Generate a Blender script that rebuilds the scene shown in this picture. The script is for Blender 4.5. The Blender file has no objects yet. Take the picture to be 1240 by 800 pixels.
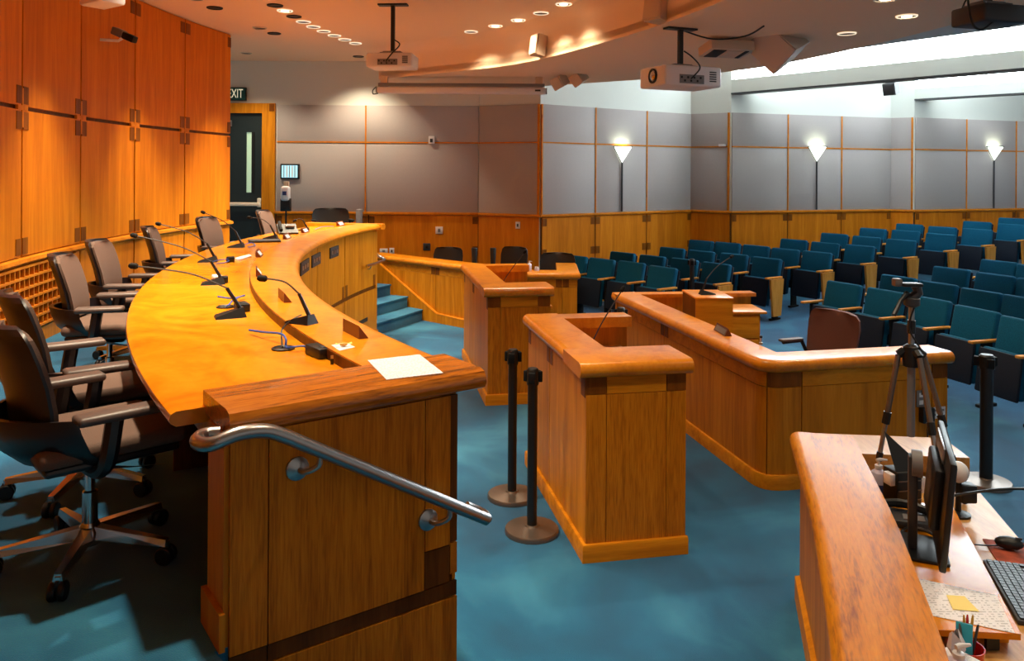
import bpy, bmesh, math, random
from mathutils import Vector, Matrix
random.seed(7)
S = bpy.context.scene
COL = S.collection
R_ = math.radians
# ------------------------------------------------------------------ camera
EYE = 2.2; FPX = 28/36*1240; HY = 207.0; ROLL = R_(0.35)
cam_d = bpy.data.cameras.new('camera'); cam = bpy.data.objects.new('camera', cam_d); COL.objects.link(cam)
cam_d.lens = 28; cam_d.sensor_width = 36; cam_d.shift_y = -(400-HY)/1240; cam_d.clip_end = 100
cam.location = (0, 0, EYE); cam.rotation_euler = (R_(90), -ROLL, 0)
S.camera = cam
# ------------------------------------------------------------------ world, exposure, large lights
w = bpy.data.worlds.new('world'); S.world = w; w.use_nodes = True
w.node_tree.nodes['Background'].inputs[0].default_value = (1.0, 0.92, 0.82, 1)
w.node_tree.nodes['Background'].inputs[1].default_value = 0.19
S.view_settings.view_transform = 'Standard'; S.view_settings.look = 'None'
S.view_settings.gamma = 1; S.view_settings.use_curve_mapping = False
S.view_settings.exposure = 0.60
COVE_GLOW = 14.0          # glow of the light cove panels above the beams
SPOT_W = 210            # one recessed downlight over the dais
WARM = (1.0, 0.83, 0.58); COOL = (0.86, 0.97, 1.0)

def P(x, y, z):
    "world point at height z seen at photo position (x, y)"
    a, b = x-620, y-HY
    dx = a*math.cos(ROLL)+b*math.sin(ROLL); dz = a*math.sin(ROLL)-b*math.cos(ROLL)
    t = (z-EYE)/dz
    return Vector((dx*t, FPX*t, z))
def ray(x, y):
    a, b = x-620, y-HY
    return Vector(((a*math.cos(ROLL)+b*math.sin(ROLL))/FPX, 1.0, (a*math.sin(ROLL)-b*math.cos(ROLL))/FPX))
def PD(x, y, d):
    r = ray(x, y); return Vector((r.x*d, d, EYE+r.z*d))
# the dais, its desk and the panelled wall are concentric arcs about this point
CX, CY = 7.6, 8.4
def pol(R, a, z=0.0):
    return Vector((CX-R*math.cos(a), CY-R*math.sin(a), z))
def PC(x, y, R):
    r = ray(x, y); A = r.x**2+1; B = -2*(r.x*CX+CY); Cc = CX*CX+CY*CY-R*R
    t = (-B+math.sqrt(max(B*B-4*A*Cc, 0)))/(2*A)
    return math.atan2(CY-t, CX-r.x*t), EYE+r.z*t
DAIS = 0.80; RAIL = 1.49; MID = 2.66; PANTOP = 3.27; CEIL = 4.0; SOF = 3.56

# ------------------------------------------------------------------ tags
def tag(o, label=None, cat=None, group=None, kind=None):
    if label: o['label'] = label
    if cat: o['category'] = cat
    if group: o['group'] = group
    if kind: o['kind'] = kind
    return o
def thing(name, label, cat, loc=(0, 0, 0), rz=0.0, group=None):
    o = bpy.data.objects.new(name, None); COL.objects.link(o); o.empty_display_size = 0.1
    o.location = loc; o.rotation_euler = (0, 0, rz)
    return tag(o, label, cat, group)
def setting(name, loc=(0, 0, 0), rz=0.0):
    o = bpy.data.objects.new(name, None); COL.objects.link(o)
    o.location = loc; o.rotation_euler = (0, 0, rz); o['kind'] = 'structure'
    return o
def copy_tree(o, parent=None):
    c = o.copy(); COL.objects.link(c)
    if parent: c.parent = parent
    for ch in list(o.children): copy_tree(ch, c)
    return c

# ------------------------------------------------------------------ mesh builder
class MB:
    def __init__(s): s.V = []; s.F = []
    def add(s, V, F, M=None):
        n = len(s.V)
        s.V += [(M @ Vector(v) if M else Vector(v)) for v in V]
        s.F += [tuple(i+n for i in f) for f in F]; return s
    def bm(s, b, M=None):
        b.verts.index_update()
        s.add([v.co.copy() for v in b.verts], [[v.index for v in f.verts] for f in b.faces], M); b.free(); return s
    def box(s, x0, x1, y0, y1, z0, z1, bev=0, M=None, seg=2):
        if bev <= 0:
            V = [(x0,y0,z0),(x1,y0,z0),(x1,y1,z0),(x0,y1,z0),(x0,y0,z1),(x1,y0,z1),(x1,y1,z1),(x0,y1,z1)]
            return s.add(V, [(3,2,1,0),(4,5,6,7),(0,1,5,4),(1,2,6,5),(2,3,7,6),(3,0,4,7)], M)
        b = bmesh.new(); bmesh.ops.create_cube(b, size=1)
        for v in b.verts:
            v.co = Vector(((x0+x1)/2+v.co.x*(x1-x0), (y0+y1)/2+v.co.y*(y1-y0), (z0+z1)/2+v.co.z*(z1-z0)))
        bmesh.ops.bevel(b, geom=b.edges[:]+b.verts[:], offset=bev, segments=seg, affect='EDGES', profile=0.5)
        return s.bm(b, M)
    def cbox(s, c, size, bev=0, rot=None, seg=2):
        M = Matrix.Translation(c) @ (rot.to_4x4() if rot else Matrix.Identity(4))
        h = [d/2 for d in size]
        return s.box(-h[0], h[0], -h[1], h[1], -h[2], h[2], bev, M, seg)
    def prism(s, poly, z0, z1, M=None):
        n = len(poly)
        V = [(p[0], p[1], z0) for p in poly]+[(p[0], p[1], z1) for p in poly]
        F = [tuple(reversed(range(n))), tuple(range(n, 2*n))]+[(i, (i+1) % n, n+(i+1) % n, n+i) for i in range(n)]
        return s.add(V, F, M)
    def tube(s, path, r, n=8, M=None):
        path = [Vector(p) for p in path]; k = len(path)
        rr = r if isinstance(r, (list, tuple)) else [r]*k
        V = []; up = None
        for i in range(k):
            t = (path[min(i+1, k-1)]-path[max(i-1, 0)]).normalized()
            if up is None:
                up = Vector((0, 0, 1)) if abs(t.z) < 0.9 else Vector((1, 0, 0))
            a = t.cross(up).normalized(); up = a.cross(t).normalized()
            for j in range(n):
                an = 2*math.pi*j/n
                V.append(path[i]+(a*math.cos(an)+up*math.sin(an))*rr[i])
        F = [(i*n+j, i*n+(j+1) % n, (i+1)*n+(j+1) % n, (i+1)*n+j) for i in range(k-1) for j in range(n)]
        F += [tuple(reversed(range(n))), tuple(range((k-1)*n, k*n))]
        return s.add(V, F, M)
    def lathe(s, prof, n=20, M=None):
        V = []; F = []; k = len(prof)
        for (r, z) in prof:
            for j in range(n):
                an = 2*math.pi*j/n; V.append((max(r, 1e-4)*math.cos(an), max(r, 1e-4)*math.sin(an), z))
        F = [(i*n+j, i*n+(j+1) % n, (i+1)*n+(j+1) % n, (i+1)*n+j) for i in range(k-1) for j in range(n)]
        F += [tuple(reversed(range(n))), tuple(range((k-1)*n, k*n))]
        return s.add(V, F, M)
    def arc(s, prof, a0, a1, n=None):
        "closed profile (R, z) turned about the arc centre from a0 to a1"
        n = n or max(2, int(abs(a1-a0)/R_(1.2))+1); k = len(prof); V = []
        for i in range(n+1):
            a = a0+(a1-a0)*i/n
            V += [pol(R, a, z) for R, z in prof]
        F = [(i*k+j, i*k+(j+1) % k, (i+1)*k+(j+1) % k, (i+1)*k+j) for i in range(n) for j in range(k)]
        F += [tuple(reversed(range(k))), tuple(range(n*k, (n+1)*k))]
        return s.add(V, F)
    def abox(s, R0, R1, a0, a1, z0, z1, n=None):
        return s.arc([(R0, z0), (R1, z0), (R1, z1), (R0, z1)], a0, a1, n)
    def sweep(s, path, prof, M=None):
        "closed profile (offset to the left of the path, z) along a plan path with mitred corners"
        k = len(prof); n = len(path); V = []; path = [Vector((p[0], p[1])) for p in path]
        for i in range(n):
            d0 = (path[i]-path[i-1]).normalized() if i > 0 else None
            d1 = (path[i+1]-path[i]).normalized() if i < n-1 else None
            d0 = d0 or d1; d1 = d1 or d0
            n0 = Vector((-d0.y, d0.x)); n1 = Vector((-d1.y, d1.x))
            m = (n0+n1).normalized(); m = m/max(0.35, m.dot(n0))
            V += [(path[i].x+m.x*o, path[i].y+m.y*o, z) for o, z in prof]
        F = [(i*k+j, i*k+(j+1) % k, (i+1)*k+(j+1) % k, (i+1)*k+j) for i in range(n-1) for j in range(k)]
        F += [tuple(reversed(range(k))), tuple(range((n-1)*k, n*k))]
        return s.add(V, F, M)
    def cap_round(s, p, r, prof, n=7):
        "L-shaped cap: outer corner rounded, inner corner square"
        a, c, b = [Vector(q) for q in p]; full = rounded([a, c, b], [0, r, 0], n)
        d0 = (c-a).normalized(); d1 = (b-c).normalized(); n0 = Vector((-d0.y, d0.x)); n1 = Vector((-d1.y, d1.x))
        mi = (n0+n1).normalized(); mi = mi/mi.dot(n0); k = len(prof); V = []
        for i, q in enumerate(full):
            if i == 0: m = n0
            elif i == len(full)-1: m = n1
            else:
                e0 = (full[i]-full[i-1]).normalized(); e1 = (full[i+1]-full[i]).normalized(); m = (Vector((-e0.y, e0.x))+Vector((-e1.y, e1.x))).normalized()
            for o, z in prof:
                t = q+m*o if (o > -0.1 or i in (0, len(full)-1)) else c+mi*o
                V.append((t.x, t.y, z))
        N = len(full)
        F = [(i*k+j, i*k+(j+1) % k, (i+1)*k+(j+1) % k, (i+1)*k+j) for i in range(N-1) for j in range(k)]
        F += [tuple(reversed(range(k))), tuple(range((N-1)*k, N*k))]
        return s.add(V, F)
    def ball(s, c, r, u=12, v=8, sc=(1, 1, 1)):
        b = bmesh.new(); bmesh.ops.create_uvsphere(b, u_segments=u, v_segments=v, radius=r)
        return s.bm(b, Matrix.Translation(c) @ Matrix.Diagonal((*sc, 1)))
    def build(s, name, mat, parent=None, smooth=True, ang=35):
        me = bpy.data.meshes.new(name)
        me.from_pydata([tuple(v) for v in s.V], [], s.F); me.update()
        b = bmesh.new(); b.from_mesh(me); bmesh.ops.recalc_face_normals(b, faces=b.faces); b.to_mesh(me); b.free()
        if smooth:
            me.shade_smooth(); me.set_sharp_from_angle(angle=R_(ang))
        me.materials.append(MAT[mat] if isinstance(mat, str) else mat)
        o = bpy.data.objects.new(name, me); COL.objects.link(o)
        if parent: o.parent = parent
        return o
def box(name, mat, parent, x0, x1, y0, y1, z0, z1, bev=0, M=None):
    return MB().box(x0, x1, y0, y1, z0, z1, bev, M).build(name, mat, parent)
def inst(mesh_obj, parent, loc=(0, 0, 0), rz=0.0, name=None):
    "another child that shares mesh data"
    o = bpy.data.objects.new(name or mesh_obj.name.split('.')[0], mesh_obj.data); COL.objects.link(o)
    o.parent = parent; o.location = loc; o.rotation_euler = (0, 0, rz); return o
def rounded(path, rad, n=6):
    "round the corners of a plan path"
    out = [Vector(path[0])]
    for i in range(1, len(path)-1):
        p = Vector(path[i]); a = (Vector(path[i-1])-p); b = (Vector(path[i+1])-p)
        r = rad if not isinstance(rad, (list, tuple)) else rad[i]
        if r <= 0: out.append(p); continue
        A = p+a.normalized()*r; B = p+b.normalized()*r
        for k in range(n+1):
            t = k/n; out.append(A*(1-t)**2+p*2*t*(1-t)+B*t*t)
    out.append(Vector(path[-1])); return out
def spline(pts, n=6):
    pts = [Vector(p) for p in pts]; out = []
    for i in range(len(pts)-1):
        p0 = pts[max(i-1, 0)]; p1 = pts[i]; p2 = pts[i+1]; p3 = pts[min(i+2, len(pts)-1)]
        for k in range(n):
            t = k/n
            out.append(0.5*((2*p1)+(p2-p0)*t+(2*p0-5*p1+4*p2-p3)*t*t+(3*p1-p0-3*p2+p3)*t**3))
    out.append(pts[-1]); return out

# ------------------------------------------------------------------ materials
MAT = {}
def lin(c):
    return tuple(((v/255)/12.92 if v/255 <= 0.04045 else ((v/255+0.055)/1.055)**2.4) for v in c)+(1,)
def newmat(name):
    m = bpy.data.materials.new(name); m.use_nodes = True; MAT[name] = m
    nt = m.node_tree; return m, nt, nt.nodes['Principled BSDF']
def plain(name, c, rough=0.5, metal=0.0, emit=0, spec=0.5, noise=0.0, nscale=40, bump=0.0, coat=0.0, trans=0.0):
    m, nt, b = newmat(name); N = nt.nodes; L = nt.links
    col = lin(c); b.inputs['Base Color'].default_value = col
    b.inputs['Roughness'].default_value = rough; b.inputs['Metallic'].default_value = metal
    b.inputs['Specular IOR Level'].default_value = spec; b.inputs['Coat Weight'].default_value = coat
    b.inputs['Transmission Weight'].default_value = trans
    if emit:
        b.inputs['Emission Color'].default_value = col; b.inputs['Emission Strength'].default_value = emit
    if noise or bump:
        tc = N.new('ShaderNodeTexCoord'); no = N.new('ShaderNodeTexNoise')
        no.inputs['Scale'].default_value = nscale; no.inputs['Detail'].default_value = 4
        L.new(tc.outputs['Object'], no.inputs['Vector'])
        if noise:
            r = N.new('ShaderNodeValToRGB'); r.color_ramp.elements[0].position = 0.3; r.color_ramp.elements[1].position = 0.7
            r.color_ramp.elements[0].color = tuple(v*(1-noise) for v in col[:3])+(1,)
            r.color_ramp.elements[1].color = tuple(min(1, v*(1+noise)) for v in col[:3])+(1,)
            L.new(no.outputs['Fac'], r.inputs['Fac']); L.new(r.outputs['Color'], b.inputs['Base Color'])
        if bump:
            bp = N.new('ShaderNodeBump'); bp.inputs['Strength'].default_value = bump; bp.inputs['Distance'].default_value = 0.01
            L.new(no.outputs['Fac'], bp.inputs['Height']); L.new(bp.outputs['Normal'], b.inputs['Normal'])
    return m
def wood(name, dark, mid, light, grain=(9, 9, 0.7), rough=0.45, coat=0.03, spec=0.12, rz=0.0, vary=0.12, streak=0.5, dist=1.2):
    m, nt, b = newmat(name); N = nt.nodes; L = nt.links
    tc = N.new('ShaderNodeTexCoord'); mp = N.new('ShaderNodeMapping'); oi = N.new('ShaderNodeObjectInfo')
    mr_ = N.new('ShaderNodeMapping'); mr_.inputs['Rotation'].default_value = (0, 0, rz); mp.inputs['Scale'].default_value = grain
    add = N.new('ShaderNodeVectorMath'); add.operation = 'ADD'
    sc = N.new('ShaderNodeVectorMath'); sc.operation = 'SCALE'; sc.inputs['Scale'].default_value = 37.0
    cmb = N.new('ShaderNodeCombineXYZ')
    for k in ('X', 'Y', 'Z'): L.new(oi.outputs['Random'], cmb.inputs[k])
    L.new(cmb.outputs[0], sc.inputs[0]); L.new(tc.outputs['Object'], mr_.inputs['Vector']); L.new(mr_.outputs[0], mp.inputs['Vector'])
    L.new(mp.outputs[0], add.inputs[0]); L.new(sc.outputs[0], add.inputs[1])
    n1 = N.new('ShaderNodeTexNoise'); n1.inputs['Scale'].default_value = 1.0; n1.inputs['Detail'].default_value = 5
    n1.inputs['Distortion'].default_value = dist; L.new(add.outputs[0], n1.inputs['Vector'])
    m2 = N.new('ShaderNodeVectorMath'); m2.operation = 'SCALE'; m2.inputs['Scale'].default_value = 7.0
    L.new(add.outputs[0], m2.inputs[0])
    n2 = N.new('ShaderNodeTexNoise'); n2.inputs['Scale'].default_value = 1.3; n2.inputs['Detail'].default_value = 3
    n2.inputs['Distortion'].default_value = 0.4; L.new(m2.outputs[0], n2.inputs['Vector'])
    mx = N.new('ShaderNodeMix'); mx.data_type = 'FLOAT'; mx.inputs[0].default_value = streak*0.6
    L.new(n1.outputs['Fac'], mx.inputs[2]); L.new(n2.outputs['Fac'], mx.inputs[3])
    r = N.new('ShaderNodeValToRGB'); e = r.color_ramp.elements
    e[0].position = 0.33; e[0].color = lin(dark); e[1].position = 0.68; e[1].color = lin(light)
    k = e.new(0.5); k.color = lin(mid)
    L.new(mx.outputs[0], r.inputs['Fac'])
    hs = N.new('ShaderNodeHueSaturation')
    mr = N.new('ShaderNodeMapRange'); mr.inputs[3].default_value = 1-vary; mr.inputs[4].default_value = 1+vary
    L.new(oi.outputs['Random'], mr.inputs[0]); L.new(mr.outputs[0], hs.inputs['Value'])
    L.new(r.outputs['Color'], hs.inputs['Color']); L.new(hs.outputs['Color'], b.inputs['Base Color'])
    bp = N.new('ShaderNodeBump'); bp.inputs['Strength'].default_value = 0.06; bp.inputs['Distance'].default_value = 0.01
    L.new(n2.outputs['Fac'], bp.inputs['Height']); L.new(bp.outputs['Normal'], b.inputs['Normal'])
    b.inputs['Roughness'].default_value = rough; b.inputs['Coat Weight'].default_value = coat
    b.inputs['Coat Roughness'].default_value = 0.15; b.inputs['Specular IOR Level'].default_value = spec+coat*0.5
    return m
def carpet(name, dark, mid, light):
    m, nt, b = newmat(name); N = nt.nodes; L = nt.links
    tc = N.new('ShaderNodeTexCoord')
    n1 = N.new('ShaderNodeTexNoise'); n1.inputs['Scale'].default_value = 1.1; n1.inputs['Detail'].default_value = 6  # broad mottling; its pale patches stand in for pools of downlight
    n1.inputs['Distortion'].default_value = 0.5
    n2 = N.new('ShaderNodeTexNoise'); n2.inputs['Scale'].default_value = 260; n2.inputs['Detail'].default_value = 2
    L.new(tc.outputs['Object'], n1.inputs['Vector']); L.new(tc.outputs['Object'], n2.inputs['Vector'])
    r = N.new('ShaderNodeValToRGB'); e = r.color_ramp.elements
    e[0].position = 0.3; e[0].color = lin(dark); e[1].position = 0.72; e[1].color = lin(light)
    k = e.new(0.5); k.color = lin(mid)
    L.new(n1.outputs['Fac'], r.inputs['Fac'])
    mx = N.new('ShaderNodeMix'); mx.data_type = 'RGBA'; mx.blend_type = 'OVERLAY'; mx.inputs[0].default_value = 0.35
    L.new(r.outputs['Color'], mx.inputs[6]); L.new(n2.outputs['Color'], mx.inputs[7])
    sat = N.new('ShaderNodeMix'); sat.data_type = 'RGBA'; sat.inputs[0].default_value = 0.25
    L.new(mx.outputs[2], sat.inputs[6]); L.new(r.outputs['Color'], sat.inputs[7])
    L.new(sat.outputs[2], b.inputs['Base Color'])
    bp = N.new('ShaderNodeBump'); bp.inputs['Strength'].default_value = 0.4; bp.inputs['Distance'].default_value = 0.006
    L.new(n2.outputs['Fac'], bp.inputs['Height']); L.new(bp.outputs['Normal'], b.inputs['Normal'])
    b.inputs['Roughness'].default_value = 0.9; b.inputs['Specular IOR Level'].default_value = 0.15
    b.inputs['Sheen Weight'].default_value = 0.25
    return m
wood('wood_wall', (190, 106, 14), (208, 120, 18), (222, 138, 28), (7, 7, 0.5), vary=0.06)
wood('wood_panel', (174, 104, 14), (200, 124, 20), (216, 142, 32), (9, 9, 0.6), vary=0.07)
wood('wood_panel_x', (178, 106, 14), (202, 126, 20), (218, 144, 32), (0.8, 9, 9), vary=0.05)
wood('wood_oakface', (150, 84, 10), (192, 114, 18), (210, 134, 28), (16, 16, 0.9), vary=0.04, streak=0.9)
wood('wood_cap', (194, 108, 10), (216, 130, 16), (228, 146, 28), (5, 5, 5), rough=0.32, coat=0.3, vary=0.05)
wood('wood_top', (208, 116, 8), (220, 134, 12), (230, 150, 24), (2.2, 2.2, 2.2), rough=0.26, coat=0.4, vary=0.03, dist=2.5, streak=0.35)
wood('wood_oak', (84, 42, 6), (170, 94, 16), (196, 116, 26), (2.0, 17, 17), rough=0.24, coat=0.5, rz=R_(-35.75), vary=0.03, streak=0.7, dist=0.9)
wood('wood_cap_oak', (140, 78, 8), (208, 130, 18), (226, 150, 30), (13, 1.6, 13), rough=0.42, coat=0.12, rz=R_(17), vary=0.03, streak=0.7, dist=0.9)
wood('wood_light', (176, 122, 62), (200, 146, 80), (218, 168, 104), (9, 1.6, 9), rough=0.4, coat=0.15, vary=0.05)
wood('wood_dark', (72, 38, 8), (94, 52, 12), (112, 64, 18), (9, 9, 0.8), vary=0.12)
wood('wood_inlay', (104, 56, 10), (126, 70, 14), (144, 82, 20), (9, 9, 0.8), vary=0.12)
wood('wood_trim', (186, 106, 18), (206, 122, 26), (220, 138, 36), (4, 4, 4), vary=0.05)
wood('wood_arm', (190, 122, 44), (212, 142, 56), (226, 160, 72), (8, 8, 1), vary=0.08)
carpet('carpet', (2, 68, 104), (6, 90, 130), (54, 134, 168))
carpet('carpet_aud', (8, 78, 92), (14, 96, 110), (30, 112, 124))
plain('fabric_grey', (176, 168, 166), 0.9, spec=0.15, noise=0.06, nscale=220, bump=0.15)
plain('plaster', (214, 216, 210), 0.85, spec=0.2, noise=0.02, nscale=90, bump=0.03)
plain('ceiling', (240, 212, 180), 0.9, spec=0.15, noise=0.02, nscale=90, bump=0.03)
plain('black', (14, 14, 16), 0.42)
plain('black_matte', (16, 16, 18), 0.75, spec=0.25)
plain('dark_grey', (52, 52, 56), 0.5)
plain('chrome', (200, 202, 208), 0.18, 1.0)
plain('steel', (170, 168, 168), 0.3, 1.0)
plain('bronze_steel', (128, 116, 108), 0.38, 0.85)
plain('seat_teal', (6, 84, 116), 0.85, spec=0.2, noise=0.22, nscale=120, bump=0.2)
plain('seat_pan', (16, 26, 42), 0.7, spec=0.3, noise=0.35, nscale=160)
plain('chair_fabric', (104, 82, 72), 0.8, spec=0.25, noise=0.1, nscale=220, bump=0.1)
plain('chair_shell', (24, 22, 30), 0.36, spec=0.6)
plain('arm_pad', (92, 78, 74), 0.42)
plain('leather_dark', (26, 22, 22), 0.4)
plain('brown_fabric', (92, 52, 42), 0.8, noise=0.12, nscale=160)
plain('white_plastic', (224, 220, 222), 0.4)
plain('beige_plastic', (206, 182, 158), 0.5)
plain('speaker_grey', (196, 180, 170), 0.6)
plain('grey_plastic', (120, 118, 120), 0.5)
plain('paper', (216, 212, 216), 0.8)
plain('sticky', (246, 222, 130), 0.8)
plain('lamp_on', (255, 236, 200), 0.5, emit=14)
plain('lamp_off', (60, 52, 46), 0.4)
plain('trim_ring', (238, 226, 206), 0.45)
plain('trim_glow', (255, 238, 208), 0.45, emit=0.55)  # emission put on the rim for lamplight caught inside the can
plain('cove_rear', (238, 250, 255), 0.5, emit=5.5)
plain('can_black', (22, 18, 15), 0.5)
plain('sconce_glass', (240, 255, 238), 0.4, emit=2.2)
plain('cove_front', (238, 250, 255), 0.5, emit=COVE_GLOW)
plain('door_dark', (26, 40, 44), 0.45)
plain('door_glass', (176, 206, 176), 0.15, emit=0.35)
plain('exit_green', (14, 78, 70), 0.45)
plain('exit_letter', (214, 208, 176), 0.5, emit=0.5)
plain('screen_lit', (150, 206, 222), 0.3, emit=0.8)
plain('cable_blue', (40, 78, 170), 0.5)
plain('red_mug', (196, 26, 24), 0.25, coat=0.5)
plain('teal_card', (44, 164, 190), 0.6)
plain('pencil', (214, 160, 50), 0.5)
plain('bottle_white', (216, 212, 236), 0.3, trans=0.0)
plain('label_blue', (40, 60, 120), 0.5)
plain('mousepad', (150, 66, 44), 0.8, noise=0.7, nscale=14)
plain('candy', (206, 150, 60), 0.4)
plain('plate_wood', (98, 46, 18), 0.4)
def printed(name, base=(220, 216, 220), ink=(90, 90, 104), lines=34.0, words=60.0, axis='Y'):
    "paper with rows of illegible small print"
    m, nt, b = newmat(name); N = nt.nodes; L = nt.links
    tc = N.new('ShaderNodeTexCoord'); sp = N.new('ShaderNodeSeparateXYZ'); L.new(tc.outputs['Generated'], sp.inputs[0])
    a, c = ('Y', 'X') if axis == 'Y' else ('X', 'Y')
    s1 = N.new('ShaderNodeMath'); s1.operation = 'MULTIPLY'; s1.inputs[1].default_value = lines; L.new(sp.outputs[a], s1.inputs[0])
    fr = N.new('ShaderNodeMath'); fr.operation = 'FRACT'; L.new(s1.outputs[0], fr.inputs[0])
    gt = N.new('ShaderNodeMath'); gt.operation = 'GREATER_THAN'; gt.inputs[1].default_value = 0.6; L.new(fr.outputs[0], gt.inputs[0])
    fl = N.new('ShaderNodeMath'); fl.operation = 'FLOOR'; L.new(s1.outputs[0], fl.inputs[0])
    cb = N.new('ShaderNodeCombineXYZ')
    s2 = N.new('ShaderNodeMath'); s2.operation = 'MULTIPLY'; s2.inputs[1].default_value = words; L.new(sp.outputs[c], s2.inputs[0])
    L.new(s2.outputs[0], cb.inputs[0]); L.new(fl.outputs[0], cb.inputs[1])
    no = N.new('ShaderNodeTexNoise'); no.inputs['Scale'].default_value = 0.45; no.inputs['Detail'].default_value = 1; L.new(cb.outputs[0], no.inputs['Vector'])
    g2 = N.new('ShaderNodeMath'); g2.operation = 'GREATER_THAN'; g2.inputs[1].default_value = 0.52; L.new(no.outputs['Fac'], g2.inputs[0])
    mu = N.new('ShaderNodeMath'); mu.operation = 'MULTIPLY'; L.new(gt.outputs[0], mu.inputs[0]); L.new(g2.outputs[0], mu.inputs[1])
    mx = N.new('ShaderNodeMix'); mx.data_type = 'RGBA'; mx.inputs[6].default_value = lin(base); mx.inputs[7].default_value = lin(ink)
    k = N.new('ShaderNodeMath'); k.operation = 'MULTIPLY'; k.inputs[1].default_value = 0.5; L.new(mu.outputs[0], k.inputs[0])
    L.new(k.outputs[0], mx.inputs[0]); L.new(mx.outputs[2], b.inputs['Base Color']); b.inputs['Roughness'].default_value = 0.8
printed('paper_print', base=(222, 214, 222), lines=40.0, words=90.0)
printed('paper_form', base=(238, 236, 240), lines=26.0, words=70.0)

# ================================================================== STRUCTURE
def rake(x, y):
    s = 0.8*x+0.6*y
    return max(0.0, 0.074*(s-9.5))
# lower floor, rising towards the back of the audience
def grid_floor():
    nx, ny = 74, 72; x0, x1, y0, y1 = -3.0, 15.5, -1.0, 17.0
    V = []; F = []
    for j in range(ny+1):
        for i in range(nx+1):
            x = x0+(x1-x0)*i/nx; y = y0+(y1-y0)*j/ny; V.append((x, y, rake(x, y)))
    for j in range(ny):
        for i in range(nx):
            a = j*(nx+1)+i; F.append((a, a+1, a+nx+2, a+nx+1))
    m = MB(); m.V = [Vector(v) for v in V]; m.F = F
    o = m.build('floor', 'carpet', None, smooth=False); o['kind'] = 'structure'
grid_floor()
A_NEAR, A_FAR = R_(35.75), R_(-12.6)
RO, RI, RW = 9.60, 10.50, 11.6
# dais platform
st0 = Vector((-1.80, 10.62)); st1 = Vector((-1.28, 11.78)); sdir = Vector((-0.91, 0.41)).normalized()
TREAD = 0.30; NSTEP = 5; RISE = DAIS/NSTEP
top0 = st0+sdir*TREAD*(NSTEP-1); top1 = st1+sdir*TREAD*(NSTEP-1)
poly = [pol(10.42, R_(52)).xy, pol(10.42, A_NEAR).xy]
poly += [pol(RO+0.06, A_NEAR+(A_FAR-A_NEAR)*k/40).xy for k in range(41)]
poly += [pol(10.0, A_FAR).xy, top0, top1, Vector((-2.32, 12.75)), Vector((-2.32, 13.2)), Vector((-6.0, 13.2)), Vector((-6.0, -1.6)), Vector((0.9, -1.6))]
o = MB().prism(poly, 0.0, DAIS).build('floor_dais', 'carpet', None, smooth=False); o['kind'] = 'structure'
# steps up to the dais at the far end of the desk
stairs = setting('stair_flight')
for k in range(NSTEP-1):
    a = st0+sdir*TREAD*k; b = st1+sdir*TREAD*k; c = top1+sdir*0.02; d = top0+sdir*0.02
    z0 = RISE*k; z1 = RISE*(k+1)
    m = MB().prism([a, b, c, d], z0+0.001, z1-0.02)
    n = sdir*(-0.018); m.prism([a+n, b+n, c, d], z1-0.02, z1)
    m.build('step', 'carpet', stairs, smooth=False)
# steps down beside the near end of the desk (mostly below the frame)
stairs2 = setting('stair_flight')
for k in range(NSTEP-1):
    r1 = 10.42-0.28*k; r0 = r1-0.28; z1 = DAIS-RISE*(k+1)
    if z1 > 0: MB().abox(r0, r1, A_NEAR+R_(0.3), R_(46), 0.001, z1, 6).build('step', 'carpet', stairs2, smooth=False)

# ---------------------------------------------------------------- left curved panelled wall
wl = setting('wall_left')
A_W0, A_W1 = R_(47), PC(277, 200, RW)[0]
MB().abox(RW, RW+0.15, A_W0, A_W1, DAIS, CEIL, 40).build('wall_core', 'wood_dark', wl)
sx = [PC(x, 200, RW)[0] for x in (22, 94, 160, 221)]
step = sx[0]-sx[1]
seams = [A_W0]; a = sx[0]+step
extra = []
while a < A_W0-0.02: extra.append(a); a += step
seams = [A_W0]+sorted(extra, reverse=True)+sx+[A_W1]
g = 0.012/RW
gr_end = PC(85, 360, RW)[0]       # the lattice grille runs towards the camera from here
for i in range(len(seams)-1):
    a0, a1 = seams[i]-g, seams[i+1]+g
    MB().abox(RW-0.025, RW, a0, a1, MID+0.017, CEIL-0.01).build('veneer_panel', 'wood_wall', wl)
    MB().abox(RW-0.025, RW, a0, a1, RAIL+0.035, MID-0.017).build('veneer_panel', 'wood_wall', wl)
    b0 = min(a0, gr_end-0.004)
    if b0 > a1: MB().abox(RW-0.025, RW, b0, a1, DAIS+0.13, RAIL-0.035).build('veneer_panel', 'wood_wall', wl)
    sq = 0.10/RW; gg = 0.014/RW
    if i > 0:
        c = seams[i]
        for sgn in (1, -1):
            e0, e1 = c+sgn*gg, c+sgn*(gg+sq)
            for (z0, z1) in ((MID+0.03, MID+0.165), (MID-0.165, MID-0.03), (RAIL+0.05, RAIL+0.175), (CEIL-0.18, CEIL-0.05)):
                MB().abox(RW-0.030, RW-0.024, min(e0, e1), max(e0, e1), z0, z1, 1).build('inlay_square', 'wood_inlay', wl)
            MB().abox(RW-0.032, RW-0.01, min(c+sgn*gg*1.3, c+sgn*(gg+sq*0.8)), max(c+sgn*gg*1.3, c+sgn*(gg+sq*0.8)), MID-0.018, MID+0.018, 1).build('inlay_block', 'wood_trim', wl)
        MB().abox(RW-0.032, RW-0.01, c-gg*0.9, c+gg*0.9, MID-0.15, MID+0.15, 1).build('inlay_block', 'wood_trim', wl)
e0 = A_W1
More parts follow.
